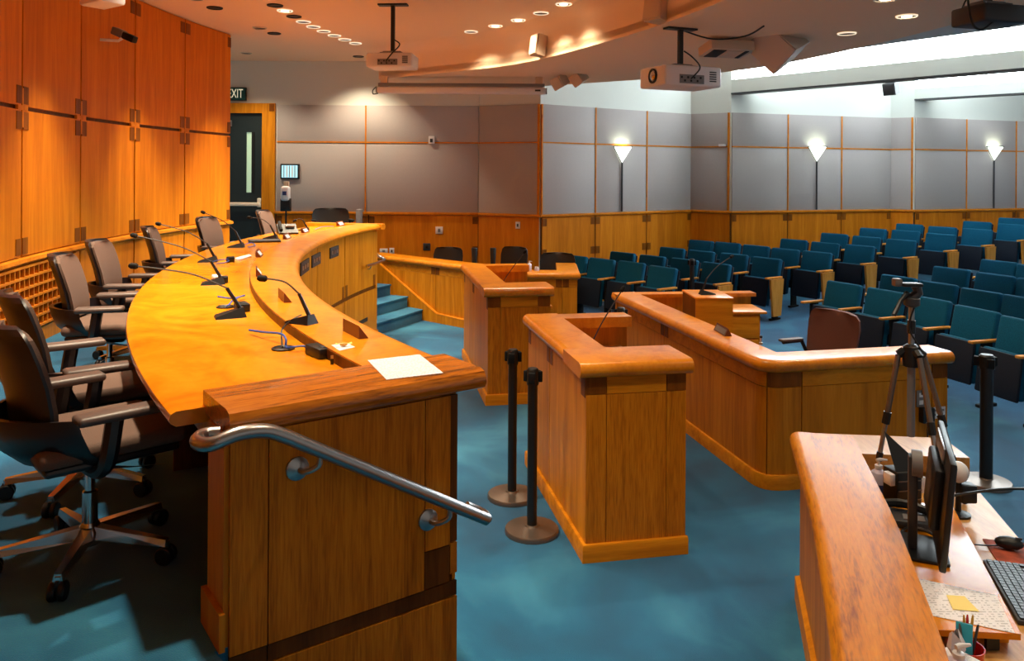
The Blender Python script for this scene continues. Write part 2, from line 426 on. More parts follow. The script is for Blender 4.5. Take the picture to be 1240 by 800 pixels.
for (z0, z1) in ((MID+0.03, MID+0.165), (MID-0.165, MID-0.03), (RAIL+0.05, RAIL+0.175), (CEIL-0.18, CEIL-0.05)):
    MB().abox(RW-0.030, RW-0.024, e0+0.001, e0+0.0075, z0, z1, 1).build('inlay_square', 'wood_inlay', wl)
MB().arc([(RW-0.055, RAIL-0.012), (RW-0.05, RAIL+0.015), (RW, RAIL+0.03), (RW, RAIL-0.03), (RW-0.03, RAIL-0.03)], A_W0, A_W1-0.003, 50).build('chair_rail', 'wood_trim', wl)
MB().abox(RW-0.035, RW, A_W0, A_W1, DAIS, DAIS+0.12, 50).build('baseboard', 'wood_panel', wl)
# lattice grille: slats built one by one
gw = setting('grille'); gw.parent = wl
pitch = 0.092/RW; gz0, gz1 = DAIS+0.14, RAIL-0.05; rows = 6
MB().abox(RW+0.02, RW+0.03, gr_end, A_W0, gz0, gz1, 20).build('grille_back', 'wood_dark', gw)
for k in range(rows+1):
    z = gz0+(gz1-gz0)*k/rows
    MB().abox(RW-0.045, RW+0.02, gr_end-0.004, A_W0, z-0.009, z+0.009, 30).build('slat', 'wood_trim', gw)
n = int((PC(0, 360, RW)[0]-gr_end)/pitch)+9
for k in range(n):
    a = gr_end+pitch*k
    MB().abox(RW-0.042, RW+0.02, a-0.0006, a+0.0006, gz0, gz1, 1).build('slat', 'wood_trim', gw)

# ---------------------------------------------------------------- straight walls
class Wall:
    def __init__(s, name, p0, p1):
        s.p0 = Vector(p0); s.p1 = Vector(p1); d = s.p1-s.p0; s.L = d.length; s.u = d/s.L
        s.o = setting(name, (s.p0.x, s.p0.y, 0), math.atan2(d.y, d.x))
    def at(s, x, y):
        "photo position -> (distance along the wall, height)"
        r = ray(x, y); nx, ny = -s.u.y, s.u.x
        t = (s.p0.x*nx+s.p0.y*ny)/(r.x*nx+r.y*ny)
        q = Vector((r.x*t, t)); return (q-s.p0).dot(s.u), EYE+r.z*t
    def sx(s, x): return s.at(x, 200)[0]
    def core(s, x0, x1, z0, z1, nm='wall_core'): return box(nm, 'plaster', s.o, x0, x1, 0, 0.12, z0, z1)
    def fabric(s, cols, z0, z1, zt, edge0=False, edge1=False, nm='fabric_panel'):
        t = 0.022
        for i in range(len(cols)-1):
            a, b = cols[i]+t/2, cols[i+1]-t/2
            box(nm, 'fabric_grey', s.o, a, b, -0.025, 0, z0+0.02, zt-t/2, 0.004)
            box(nm, 'fabric_grey', s.o, a, b, -0.025, 0, zt+t/2, z1, 0.004)
            if i > 0 or edge0: box('trim_strip', 'wood_trim', s.o, cols[i]-t/2, cols[i]+t/2, -0.036, 0, z0+0.02, z1)
            box('trim_strip', 'wood_trim', s.o, a, b, -0.034, 0, zt-t/2, zt+t/2)
        if edge1: box('trim_strip', 'wood_trim', s.o, cols[-1]-t, cols[-1]+t*0.4, -0.036, 0.03, z0+0.02, z1)
    def wainscot(s, cols, zlo, squares=True):
        for i in range(len(cols)-1):
            a, b = cols[i]+0.012, cols[i+1]-0.012
            box('veneer_panel', 'wood_wall', s.o, a, b, -0.025, 0, zlo, RAIL-0.03)
            box('seam_strip', 'wood_dark', s.o, cols[i]-0.012, cols[i]+0.012, -0.015, 0, zlo, RAIL-0.03)
            if squares:
                for (q0, q1) in ((cols[i]+0.016, cols[i]+0.10), (cols[i+1]-0.10, cols[i+1]-0.016)):
                    for (z0, z1) in ((RAIL-0.17, RAIL-0.05), (0.83, 0.95)):
                        box('inlay_square', 'wood_inlay', s.o, q0, q1, -0.030, -0.024, z0, z1)
    def rail(s, x0, x1):
        m = MB(); m.box(x0, x1, -0.055, 0, RAIL-0.025, RAIL+0.02, 0.008); m.build('chair_rail', 'wood_trim', s.o)
YB = 13.2
B = Vector(((580-620)/FPX*13.2, 13.2)); Cc = Vector(((654-620)/FPX*12.7+0.0, 12.7))
Dp = Vector(((836-620)/FPX*14.7, 14.7)); Ep = Vector(((885-620)/FPX*14.25, 14.25))
Fp = Vector(((1078-620)/FPX*15.4, 15.4)); Gp = Vector(((1107-620)/FPX*15.2, 15.2)); Hp = Vector(((1310-620)/FPX*16.8, 16.8))
wb = Wall('wall_back', (-6.0, YB), B)
dx0, dx1 = wb.sx(272), wb.sx(318); fx1 = wb.sx(335)
zd = wb.at(300, 137)[1]
wb.core(0, dx0, DAIS, CEIL); wb.core(dx1, wb.L, 0, CEIL); wb.core(dx0, dx1, zd, CEIL)
wb.fabric([fx1, wb.sx(443), wb.L], RAIL, PANTOP, MID, edge0=False)
wb.wainscot([fx1, wb.sx(447), wb.L], 0.02)
wb.rail(fx1-0.03, wb.L)
# door
zf = wb.at(300, 125)[1]
fr = MB(); fr.box(dx1, fx1-0.02, -0.05, 0.02, DAIS, zf); fr.box(dx0-0.2, dx1, -0.05, 0.02, zd, zf)
o = fr.build('trim_1', 'wood_panel', None); o.parent = wb.o
sqd = box('inlay_square', 'wood_inlay', wb.o, dx1+0.12, fx1-0.03, -0.056, -0.05, zf-0.13, zf-0.01)
door = setting('door_1', (0, 0, 0)); door.parent = wb.o
wx0, wz1 = wb.at(298.5, 160); wx1, wz0 = wb.at(304.5, 233)
dm = MB(); dm.box(dx0-0.15, wx0, 0.0, 0.05, DAIS+0.01, zd); dm.box(wx1, dx1, 0.0, 0.05, DAIS+0.01, zd)
dm.box(wx0, wx1, 0.0, 0.05, DAIS+0.01, wz0); dm.box(wx0, wx1, 0.0, 0.05, wz1, zd)
dm.build('door_leaf', 'door_dark', door)
box('pane', 'door_glass', door, wx0, wx1, 0.02, 0.03, wz0, wz1)
box('vision_frame', 'black', door, wx1, wx1+0.05, -0.01, 0.0, wz0, wz1)
pz = wb.at(300, 247)[1]
m = MB(); m.box(dx0-0.1, wb.at(316, 247)[0], -0.09, -0.05, pz-0.03, pz+0.03, 0.01); m.box(wb.at(313, 247)[0], wb.at(317, 247)[0], -0.08, 0, pz-0.05, pz+0.10, 0.01)
m.build('push_bar', 'trim_ring', door)
box('door_closer', 'grey_plastic', door, dx0-0.1, wb.at(281, 150)[0]-0.0, -0.06, 0.0, zd-0.22, zd-0.12)
w2 = Wall('wall_return', B, Cc); w2.core(0, w2.L, 0, CEIL)
w2.fabric([0, w2.L-0.012], RAIL, PANTOP, MID, edge1=True); w2.wainscot([0, w2.L], 0.02, squares=False); w2.rail(0, w2.L+0.02)
w3 = Wall('wall_side', Cc, Dp); w3.core(0, w3.L, 0, 4.4)
c3 = [0.02, w3.sx(720), w3.sx(782), w3.L]
w3.fabric(c3, RAIL, PANTOP, MID, edge0=True); w3.wainscot(c3, 0.02); w3.rail(-0.02, w3.L)
w4 = Wall('wall_return', Dp, Ep); w4.core(0, w4.L, 0, 4.4)
w4.fabric([0, w4.L-0.03], RAIL, PANTOP, MID, edge1=True); w4.wainscot([0, w4.L], 0.02, squares=False); w4.rail(0, w4.L+0.02)
w5 = Wall('wall_side', Ep, Fp); w5.core(0, w5.L, 0, 4.4)
c5 = [0.0, w5.sx(953), w5.sx(1018), w5.L]
w5.fabric(c5, RAIL, PANTOP, MID); w5.wainscot(c5, 0.02); w5.rail(-0.02, w5.L)
w6 = Wall('wall_return', Fp, Gp); w6.core(0, w6.L, 0, 4.4)
w6.fabric([0, w6.L-0.03], RAIL, PANTOP, MID, edge1=True); w6.wainscot([0, w6.L], 0.02, squares=False); w6.rail(0, w6.L+0.02)
w7 = Wall('wall_side', Gp, Hp); w7.core(0, w7.L, 0, 4.4)
c7 = [0.0, w7.sx(1169), w7.sx(1229), w7.L]
w7.fabric(c7, RAIL, PANTOP, MID); w7.wainscot(c7, 0.02); w7.rail(-0.02, w7.L)

# ---------------------------------------------------------------- ceiling, bulkhead, light coves
fas = spline([(-2.0, 11.9), (-1.42, 11.42), (0.0, 10.2), (1.0, 8.3), (1.55, 6.75), (1.78, 5.5), (1.85, 3.5), (1.6, 1.2), (1.2, -1.2)], 5)
fas2 = [(p.x, p.y) for p in [Vector(q) for q in fas]]
cp = [(-2.0, 13.3)]+[(x+0.05, y) for x, y in fas2]+[(-6.2, -1.2), (-6.2, 13.3)]
o = MB().prism(cp, CEIL, CEIL+0.1).build('ceiling', 'ceiling', None, smooth=False); o['kind'] = 'structure'
prof = [(0, SOF+0.03), (0, 3.82), (-0.03, 3.90), (-0.10, 3.96), (-0.22, 3.998), (0.12, 4.02), (0.12, SOF+0.03)]
o = MB().sweep([(-2.0, 13.3)]+fas2, prof).build('ceiling_fascia', 'ceiling', None, ang=50); o['kind'] = 'structure'
outer = [(-0.5, 13.3), (0.45, 12.75), (1.9, 11.75)]+[(Vector(p).x, Vector(p).y) for p in spline([(2.6, 11.15), (3.25, 10.25), (3.72, 8.8), (4.02, 7.2), (4.2, 5), (4.2, 2), (4.0, -1.2)], 4)]
sp = [(-2.0, 13.3)]+[(x, y) for x, y in fas2]+list(reversed(outer))
o = MB().prism(sp, SOF, SOF+0.1).build('ceiling_soffit', 'ceiling', None, smooth=False); o['kind'] = 'structure'
lip_i = [tuple(P(x, y, SOF+0.01).xy) for x, y in ((940, 71), (1000, 59.5), (1050, 50), (1100, 39.5), (1160, 27), (1240, 8), (1330, -14))]
lip_o = [tuple(P(x, y, SOF+0.10).xy) for x, y in ((942, 73), (1000, 64), (1050, 57), (1100, 50), (1160, 42), (1240, 31), (1330, 18))]
V = [(x, y, SOF+0.01) for x, y in lip_i]+[(x, y, SOF+0.10) for x, y in lip_o]+[(x, y, SOF+0.04) for x, y in lip_i]+[(x, y, SOF+0.16) for x, y in lip_o]
n = len(lip_i)
F = [(i, i+1, n+i+1, n+i) for i in range(n-1)]+[(2*n+i, 2*n+i+1, 3*n+i+1, 3*n+i) for i in range(n-1)]+[(n+i, n+i+1, 3*n+i+1, 3*n+i) for i in range(n-1)]
o = MB().add(V, F).build('ceiling_cove', 'plaster', None); o['kind'] = 'structure'
o = MB().prism([(0.3, 17.5), (0.3, 12.9), (3.0, 10.3), (3.6, 7.5), (4.0, 2.0), (14.5, 2.0), (14.5, 17.5)], 4.42, 4.48).build('ceiling_high', 'plaster', None, smooth=False); o['kind'] = 'structure'
def beam(name, a, b, z0, z1):
    d = (b-a); W = setting(name, (a.x, a.y, 0), math.atan2(d.y, d.x))
    box('beam_face', 'plaster', W, 0, d.length, 0, 0.25, z0, z1)
    wn_ = setting('light_cove_1'); wn_.parent = W  # light cove above the beam, made of glowing panels
    box('pane', 'cove_front', wn_, 0.02, d.length, 0.08, 0.11, z1, 4.419)
    box('pane', 'cove_rear', wn_, 0.02, d.length, 0.14, 0.17, z1, 4.419)  # hidden rear panel, added to light the wall bays behind
    box('cove_board', 'plaster', wn_, 0.0, d.length, 0.115, 0.135, z1, 4.419)  # unseen backing, added to part the front glow from the rear
    box('shade_strip', 'dark_grey', W, 0, d.length, -0.012, 0.2, z0-0.028, z0)  # solid dark strip painted in for the shade under the beam
q = P(1240, 82, 3.62).xy; beam('beam_1', Ep, Ep+(q-Ep)*2.0, 3.62, 3.86)
q = P(1240, 112, 3.62).xy; beam('beam_2', Gp, Gp+(q-Gp)*2.0, 3.62, 3.82)

# ================================================================== COUNCIL DESK ON THE DAIS
desk = thing('council_desk', 'long curved orange wood council desk on the raised dais', 'desk')
WS = 1.452; LT = 1.497
MB().arc([(9.82, 1.405), (9.82, WS), (RI-0.02, WS), (RI-0.004, WS-0.008), (RI, WS-0.022), (RI-0.004, WS-0.036), (RI-0.02, 1.405)], A_NEAR-R_(1.2), A_FAR, 64).build('work_surface', 'wood_top', desk)
nose = [(9.84, 1.425), (9.84, LT), (9.57, LT), (9.535, LT-0.008), (9.515, LT-0.026), (9.51, LT-0.042), (9.52, LT-0.06), (9.545, LT-0.072), (9.58, 1.42)]
MB().arc(nose, A_NEAR-R_(1.2), A_FAR, 64).build('ledge', 'wood_cap', desk)
MB().abox(9.84, 9.844, A_NEAR-R_(1.3), A_FAR, WS, LT-0.006, 64).build('ledge_edge', 'wood_dark', desk)
ebp = [(-0.25, 1.43), (-0.25, LT+0.002), (0.0, LT+0.002), (0.028, LT-0.006), (0.042, LT-0.026), (0.044, LT-0.042), (0.034, LT-0.062), (0.0, 1.422)]
MB().sweep([pol(9.50, A_NEAR).xy, pol(10.39, A_NEAR).xy], ebp).build('end_board', 'wood_oak', desk)
# far end board
MB().sweep([pol(10.57, A_FAR).xy, pol(9.50, A_FAR).xy], [(-0.12, 1.43), (-0.12, LT+0.001), (0.0, LT+0.001), (0.035, LT-0.03), (0.02, LT-0.06), (0, 1.422)]).build('end_board', 'wood_cap', desk)
# front towards the room
fs = [PC(x, 320, RO)[0] for x in (417.6, 384, 355.4, 335)]
d0 = fs[2]-fs[1]
a = fs[2]+d0
fr_ = [A_FAR+0.004]+fs[:3]
while a < A_NEAR-0.05: fr_.append(a); a += d0
fr_.append(A_NEAR)
MB().abox(RO+0.012, RO+0.06, A_FAR, A_NEAR, 0.0, 1.424, 60).build('front_core', 'wood_dark', desk)
gf = 0.010/RO
for i in range(len(fr_)-1):
    a0, a1 = fr_[i]+gf, fr_[i+1]-gf
    MB().abox(RO, RO+0.012, a0, a1, 0.70, 1.42).build('front_panel', 'wood_panel', desk)
    MB().abox(RO, RO+0.012, a0, a1, 0.10, 0.65).build('front_panel', 'wood_panel', desk)
    for e0, e1 in ((a0+0.002, a0+0.0095), (a1-0.0095, a1-0.002)):
        MB().abox(RO-0.004, RO, e0, e1, 0.70, 0.84, 1).build('inlay_square', 'wood_inlay', desk)
MB().abox(RO-0.02, RO, A_FAR, A_NEAR, 0, 0.10, 60).build('baseboard', 'wood_panel', desk)
for (x, y) in ((368, 321), (382, 308.5), (404, 297.5)):
    a, z = PC(x, y, RO); z = 1.285; b, _ = PC(x+5.2, y, RO)
    hw = abs(b-a)
    pl = MB().abox(RO-0.012, RO, a-hw, a+hw, z-0.06, z+0.06, 2).build('outlet_plate', 'dark_grey', desk)
    for k in (-0.55, 0.0, 0.55):
        MB().abox(RO-0.016, RO-0.012, a+k*hw-hw*0.16, a+k*hw+hw*0.16, z-0.02, z+0.02, 1).build('socket', 'steel', pl)
a, z = PC(439, 389, RO)
MB().abox(RO-0.005, RO, a-0.018, a+0.018, z-0.025, z+0.025, 3).build('vent_slot', 'black', desk)
# far end panel
Mf = Matrix(((-math.cos(A_FAR), math.sin(A_FAR), 0, 0), (-math.sin(A_FAR), -math.cos(A_FAR), 0, 0), (0, 0, 1, 0), (0, 0, 0, 1)))
Mf.translation = pol(RO, A_FAR, 0)
MB().box(0, 0.80, 0, 0.05, 0, 1.424, 0, Mf).build('end_panel', 'wood_panel', desk)
# near end panel with its inlays
Mn = Matrix(((-math.cos(A_NEAR), math.sin(A_NEAR), 0, 0), (-math.sin(A_NEAR), -math.cos(A_NEAR), 0, 0), (0, 0, 1, 0), (0, 0, 0, 1)))
Mn.translation = pol(RO, A_NEAR, 0)
def ep(nm, mat, x0, x1, z0, z1, y1=0.014): MB().box(x0, x1, 0, y1, z0, z1, 0, Mn).build(nm, mat, desk)
MB().box(0.0, 0.78, -0.17, 0.0, 0.001, 1.424, 0, Mn).build('end_cabinet', 'wood_panel', desk)
ep('end_panel', 'wood_oakface', 0.132, 0.665, 0.775, 1.42); ep('end_panel', 'wood_oakface', 0.030, 0.128, 0.905, 1.42)
ep('end_panel', 'wood_oakface', 0.669, 0.78, 0.775, 1.42); ep('end_panel', 'wood_oakface', 0.0, 0.78, 0.12, 0.718)
ep('inlay_strip', 'wood_dark', 0.0, 0.665, 0.722, 0.771, 0.011); ep('inlay_strip', 'wood_dark', 0.669, 0.78, 0.722, 0.771, 0.011)
ep('inlay_square', 'wood_dark', 0.030, 0.128, 0.775, 0.90, 0.011)
ep('inlay_strip', 'wood_dark', 0.0, 0.027, 0.91, 1.42, 0.011); ep('inlay_block', 'wood_trim', 0.0, 0.027, 0.80, 0.905, 0.012)
# member side of the end cabinet and the apron under the work surface
MB().abox(RO+0.78, RO+0.795, A_NEAR-R_(0.95), A_NEAR, DAIS, 1.424, 3).build('side_panel', 'wood_panel', desk)
MB().abox(RO+0.795, RO+0.812, A_NEAR-R_(1.0), A_NEAR+R_(0.12), DAIS, DAIS+0.11, 3).build('baseboard', 'wood_panel', desk)
MB().abox(RO+0.72, RO+0.735, A_FAR, A_NEAR-R_(1.0), 1.27, 1.408, 50).build('apron', 'wood_panel', desk)
a, z = PC(210, 487, RO+0.72)
ol = MB().abox(RO+0.735, RO+0.745, R_(31.5)-0.004, R_(31.5)+0.004, 1.31, 1.39, 1).build('outlet_plate', 'black', desk)
MB().abox(RO+0.745, RO+0.748, R_(31.5)-0.0012, R_(31.5)+0.0012, 1.335, 1.365, 1).build('indicator', 'teal_card', ol)
for k in range(5):
    aa = A_FAR+(A_NEAR-A_FAR)*(k+0.6)/5.6
    MB().abox(RO+0.06, RO+0.70, aa-0.0018, aa+0.0018, DAIS+0.001, 1.405, 1).build('support_panel', 'wood_dark', desk)

# stainless handrail on the near end panel
hr = thing('handrail', 'brushed stainless handrail sloping down the near end of the council desk', 'handrail')
def en(x, y, z): return Mn @ Vector((x, y, z))
hz0, hz1 = 1.445, 1.035
pts = [en(0.80, -0.02, 1.425), en(0.84, -0.03, 1.425), en(0.87, 0.0, 1.425), en(0.875, 0.045, 1.427), en(0.85, 0.082, 1.432), en(0.78, 0.09, 1.450), en(0.70, 0.088, 1.442), en(0.63, 0.088, 1.408), en(-0.01, 0.088, 1.030), en(-0.075, 0.088, 0.992)]
path = spline(pts[:8], 5)+[pts[8], pts[9]]
MB().tube(path, 0.021, 12).build('rail', 'steel', hr)
MB().tube([en(-0.075, 0.088, 0.992), en(-0.085, 0.06, 0.994), en(-0.075, 0.03, 1.0), en(-0.03, 0.024, 1.025)], 0.018, 10).build('return_end', 'steel', hr)
for (x, zr) in ((0.55, 1.361), (0.09, 1.089)):
    b = MB().tube(spline([en(x+0.03, 0.02, zr-0.075), en(x+0.02, 0.06, zr-0.075), en(x-0.01, 0.085, zr-0.055), en(x-0.015, 0.088, zr-0.02)], 4), 0.009, 8).build('bracket', 'steel', hr)
    dm = MB(); dm.lathe([(0.036, 0), (0.036, 0.008), (0.012, 0.02)], 18, Matrix.Translation(en(x+0.03, 0.014, zr-0.075)) @ Mn.to_3x3().to_4x4() @ Matrix.Rotation(R_(-90), 4, 'X'))
    dm.build('wall_disc', 'steel', b)
hr2 = thing('handrail', 'short curved steel handrail at the far end of the council desk', 'handrail')
q = [P(440, 325.5, 1.02), P(452, 325, 1.02), P(460, 318, 1.02), P(459, 313, 1.05), P(455, 309.5, 1.08)]
q = [pol(RO-0.06, A_FAR+0.055, 1.0), pol(RO-0.07, A_FAR+0.01, 1.0), pol(RO-0.06, A_FAR-0.012, 1.01), pol(RO+0.05, A_FAR-0.02, 1.05), pol(RO+0.22, A_FAR-0.02, 1.14)]
MB().tube(spline(q, 5), 0.018, 10).build('rail', 'chrome', hr2)
MB().tube([pol(RO-0.06, A_FAR+0.035, 1.0), pol(RO-0.03, A_FAR+0.035, 0.94), pol(RO+0.0, A_FAR+0.035, 0.94)], 0.01, 8).build('bracket', 'steel', hr2)

# ================================================================== LOW-WALLED STANDS
def capprof(o0, o1, h, th=0.088):
    r = th/2
    return [(o1, h-th+0.012), (o1, h)]+[(o0-r+r*math.sin(math.pi*k/8), h-r+r*math.cos(math.pi*k/8)) for k in range(9)]
def stand(label, loc, rz, wd, ln, h, wn):
    t = thing('podium_stand', label, 'desk', (loc[0], loc[1], 0), rz, 'tall U-shaped wooden stands')
    hb = h-0.086; T = 0.09
    MB().sweep([(wd, 0.012), (0.012, 0.012), (0.012, ln-0.012), (wn, ln-0.012)], [(0, 0.001), (0, hb), (-T, hb), (-T, 0.001)]).build('body', 'wood_panel', t)
    # south face: stiles, centre panel, top rail with dark corner blocks
    top = hb-0.10
    for x0, x1 in ((0, 0.118), (0.122, wd-0.122), (wd-0.118, wd)):
        box('face_panel', 'wood_oakface', t, x0, x1, 0, 0.013, 0.10, top-0.002)
    box('inlay_block', 'wood_inlay', t, 0, 0.118, 0.0, 0.013, top+0.002, hb); box('inlay_block', 'wood_inlay', t, wd-0.118, wd, 0, 0.013, top+0.002, hb)
    box('face_panel', 'wood_panel_x', t, 0.122, wd-0.122, 0, 0.013, top+0.002, hb)
    # west face
    k = ln*0.56
    for y0, y1 in ((0.014, k-0.006), (k+0.006, ln)):
        box('face_panel', 'wood_panel', t, 0, 0.013, y0, y1, 0.10, hb)
    for y0, y1 in ((k-0.075, k-0.012), (k+0.012, k+0.075), (0.014, 0.10), (ln-0.09, ln-0.01)):
        box('inlay_block', 'wood_inlay', t, -0.003, 0.002, y0, y1, top-0.02, hb)
    box('seam_strip', 'wood_dark', t, 0.004, 0.012, k-0.006, k+0.006, 0.10, hb)
    MB().sweep([(wd+0.01, 0), (0, 0), (0, ln+0.01)], [(0.022, 0.0), (0.022, 0.085), (0.016, 0.097), (0, 0.10), (0, 0)]).build('baseboard', 'wood_panel_x', t)
    MB().sweep([(0, ln-0.005), (wn, ln-0.005)], capprof(0.03, -0.20, h-0.001)).build('cap', 'wood_cap', t)
    MB().sweep([(0, 0), (0, ln+0.012)], capprof(0.045, -0.22, h), None).build('cap', 'wood_cap', t)
    MB().sweep([(wd+0.03, 0), (-0.045, 0)], capprof(0.045, -0.34, h+0.0008)).build('cap', 'wood_cap', t)
    box('shelf', 'wood_cap', t, 0.10, wn-0.05, 0.30, ln-0.10, h-0.26, h-0.235)
    return t
b0 = P(705, 683, 0)
B_RZ = R_(11.2)
standB = stand('tall wooden stand with oak end in front, beside the two black posts', (b0.x+0.02, b0.y+0.03), B_RZ, 0.60, 1.52, 1.125, 0.74)
a0_ = P(587.5, 491.5, 0)
standA = stand('tall wooden stand further back, beside the carpeted steps', (a0_.x+0.02, a0_.y+0.03), R_(10.0), 0.60, 1.95, 1.10, 0.74)

def enclosure(name, label, path, h, rad, cuts, blocks=None, solid=()):
    "low desk wall along a plan path, built of panels, cap and base"
    t = thing(name, label, 'desk')
    full = rounded(path, rad)
    MB().sweep(full, [(-0.014, 0.001), (-0.014, h-0.086), (-0.09, h-0.086), (-0.09, 0.001)]).build('body', 'wood_panel', t)
    # cut the plan path into panels at the given lengths
    L = [0.0]
    for i in range(1, len(full)): L.append(L[-1]+(Vector(full[i])-Vector(full[i-1])).length)
    def pt(s):
        for i in range(1, len(full)):
            if s <= L[i]+1e-9:
                f = (s-L[i-1])/max(1e-9, L[i]-L[i-1]); return Vector(full[i-1]).lerp(Vector(full[i]), f)
        return Vector(full[-1])
    ss = [0.0]+[c*L[-1] for c in cuts]+[L[-1]]
    for i in range(len(ss)-1):
        s0, s1 = ss[i]+0.004, ss[i+1]-0.004
        seg = [pt(s0)]+[Vector(full[j]) for j in range(len(full)) if s0 < L[j] < s1]+[pt(s1)]
        MB().sweep(seg, [(0, 0.10), (0, h-0.195), (-0.014, h-0.195), (-0.014, 0.10)]).build('face_panel', 'wood_panel', t)
        MB().sweep(seg, [(0, h-0.191), (0, h-0.086), (-0.014, h-0.086), (-0.014, h-0.191)]).build('face_rail', 'wood_inlay' if i in solid else 'wood_panel_x', t)
        if i > 0 and (blocks is None or i in blocks):
            for e0, e1 in ((ss[i]+0.008, ss[i]+0.085), (ss[i]-0.085, ss[i]-0.008)):
                MB().sweep([pt(e0), pt(e1)] if e0 < e1 else [pt(e1), pt(e0)], [(0.004, h-0.192), (0.004, h-0.087), (0, h-0.087), (0, h-0.192)]).build('inlay_block', 'wood_inlay', t)
    MB().sweep(full, [(0.022, 0.0), (0.022, 0.082), (0.014, 0.098), (0, 0.10), (0, 0)]).build('baseboard', 'wood_panel_x', t)
    return t, full
# right hand desk with the rounded corner
H_C = 0.90
c_se = P(1148, 430, H_C-0.03); c_sw = P(926, 442, H_C-0.03); c_nw = P(745, 356, H_C-0.02); c_ne = P(905, 354, H_C-0.02)
cn = Vector((c_sw.x, c_sw.y)); c_nw2 = Vector((c_nw.x, c_nw.y)); c_ne2 = Vector((c_ne.x, c_ne.y)); c_se2 = Vector((c_se.x, c_se.y))
encC, fullC = enclosure('clerk_enclosure', 'low wooden desk enclosure with rounded corner in front of the teal seats', [c_se2, cn, c_nw2], H_C, [0, 0.16, 0], [0.03, 0.262, 0.318, 0.70], [4], [0, 2])
encC.name = 'counter_enclosure'
ccap = rounded([c_se2+(c_se2-cn).normalized()*0.02, cn, c_nw2], [0, 0.13, 0])
MB().cap_round([c_se2+(c_se2-cn).normalized()*0.02, cn, c_nw2], 0.15, capprof(0.045, -0.22, H_C)).build('cap', 'wood_cap', encC)
MB().sweep([c_nw2, c_ne2], [(-0.01, 0.001), (-0.01, H_C-0.05), (-0.09, H_C-0.05), (-0.09, 0.001)]).build('body', 'wood_panel', encC)
MB().sweep([c_nw2-(c_ne2-c_nw2).normalized()*0.03, c_ne2+(c_ne2-c_nw2).normalized()*0.03], capprof(0.03, -0.16, H_C-0.001, 0.05)).build('cap', 'wood_cap', encC)
uC = (c_ne2-c_nw2).normalized(); vC = Vector((uC.y, -uC.x))
# inner worktop of that desk
wc = [c_nw2+uC*0.10+vC*0.10, c_nw2+uC*0.62+vC*0.10, cn+Vector((0.05, 1.55)), cn+Vector((-0.12, 1.5))]
MB().prism(wc, 0.66, 0.69).build('worktop', 'wood_cap', encC, smooth=False)
# drawer unit and lectern box behind it
du = P(885, 372, 0.70)
drw = thing('drawer_unit', 'low wooden drawer unit behind the lectern box, near the aisle', 'drawer unit', (2.02, 8.02, 0), R_(2))
box('carcass', 'wood_panel', drw, 0, 0.50, 0.02, 0.42, 0.001, 0.775); box('top', 'wood_cap', drw, -0.02, 0.56, -0.02, 0.44, 0.775, 0.80, 0.006)
for z0, z1 in ((0.53, 0.75), (0.28, 0.51), (0.03, 0.26)):
    d_ = box('drawer', 'wood_panel_x', drw, 0.02, 0.48, 0.0, 0.02, z0, z1, 0.004)
    MB().ball((0.06, -0.008, z1-0.05), 0.011, 8, 6).build('lock', 'dark_grey', d_)
lc = thing('lectern_box', 'plain wooden lectern box holding a gooseneck microphone', 'lectern', (1.70, 7.33, 0), R_(2))
LW, LD = 0.345, 0.49
box('side_panel', 'wood_dark', lc, 0.0, 0.015, 0.015, LD, 0.70, 1.03)
box('front_panel', 'wood_panel_x', lc, 0.0, LW, 0.0, 0.015, 0.69, 1.03); box('side_panel', 'wood_panel', lc, LW-0.015, LW, 0.015, LD, 0.70, 1.03)
box('top', 'wood_cap', lc, -0.006, LW+0.006, -0.006, LD+0.006, 1.03, 1.046, 0.003)
box('foot_panel', 'wood_panel', lc, 0.03, 0.05, 0.05, LD-0.04, 0.001, 0.69); box('foot_panel', 'wood_panel', lc, LW-0.05, LW-0.03, 0.05, LD-0.04, 0.001, 0.69)
box('bottom', 'wood_panel_x', lc, 0.0, LW, 0.0, LD, 0.69, 0.70)

# staff enclosure that starts as the wall beside the steps
H_S = 0.88
q0 = Vector((-2.26, 12.62)); q1 = Vector((-0.67, 11.2))
encS, fullS = enclosure('staff_enclosure', 'long low panelled desk wall running from the steps to behind the tall stand', [(0.9, 11.5), (0.86, 10.4), (0.2, 10.4), q1, q0], H_S, 0, [0.20, 0.255, 0.36, 0.44, 0.695])
encS.name = 'counter_enclosure'
MB().sweep([(0.9, 11.5), (0.86, 10.4), (0.2, 10.4), q1, q0], capprof(0.045, -0.26, H_S)).build('cap', 'wood_cap', encS)
MB().prism([(0.8, 11.4), (0.76, 10.6), (0.25, 10.6), (-1.6, 12.25), (-1.2, 12.55), (0.4, 11.3)], 0.66, 0.69).build('worktop', 'wood_cap', encS, smooth=False)
swl = Wall('stair_skirt_frame', q0, q1)
sk = [swl.at(*p) for p in ((458, 315.5), (531, 379.5), (566, 387.5), (566, 398), (512, 387), (455, 340))]
pm = MB(); n = len(sk)
pm.add([(s, -0.045, z) for s, z in sk]+[(s, -0.001, z) for s, z in sk], [tuple(range(n)), tuple(reversed(range(n, 2*n)))]+[(i, (i+1) % n, n+(i+1) % n, n+i) for i in range(n)])
MW = Matrix.Translation((q0.x, q0.y, 0)) @ Matrix.Rotation(math.atan2(swl.u.y, swl.u.x), 4, 'Z')
bpy.data.objects.remove(swl.o)
pm.V = [MW @ v for v in pm.V]; pm.build('stair_skirt', 'wood_panel', encS, smooth=False)
sk2 = sk[:3]
MB().tube([MW @ Vector((s, -0.03, z)) for s, z in sk2], 0.018, 6).build('skirt_bead', 'wood_cap', encS)

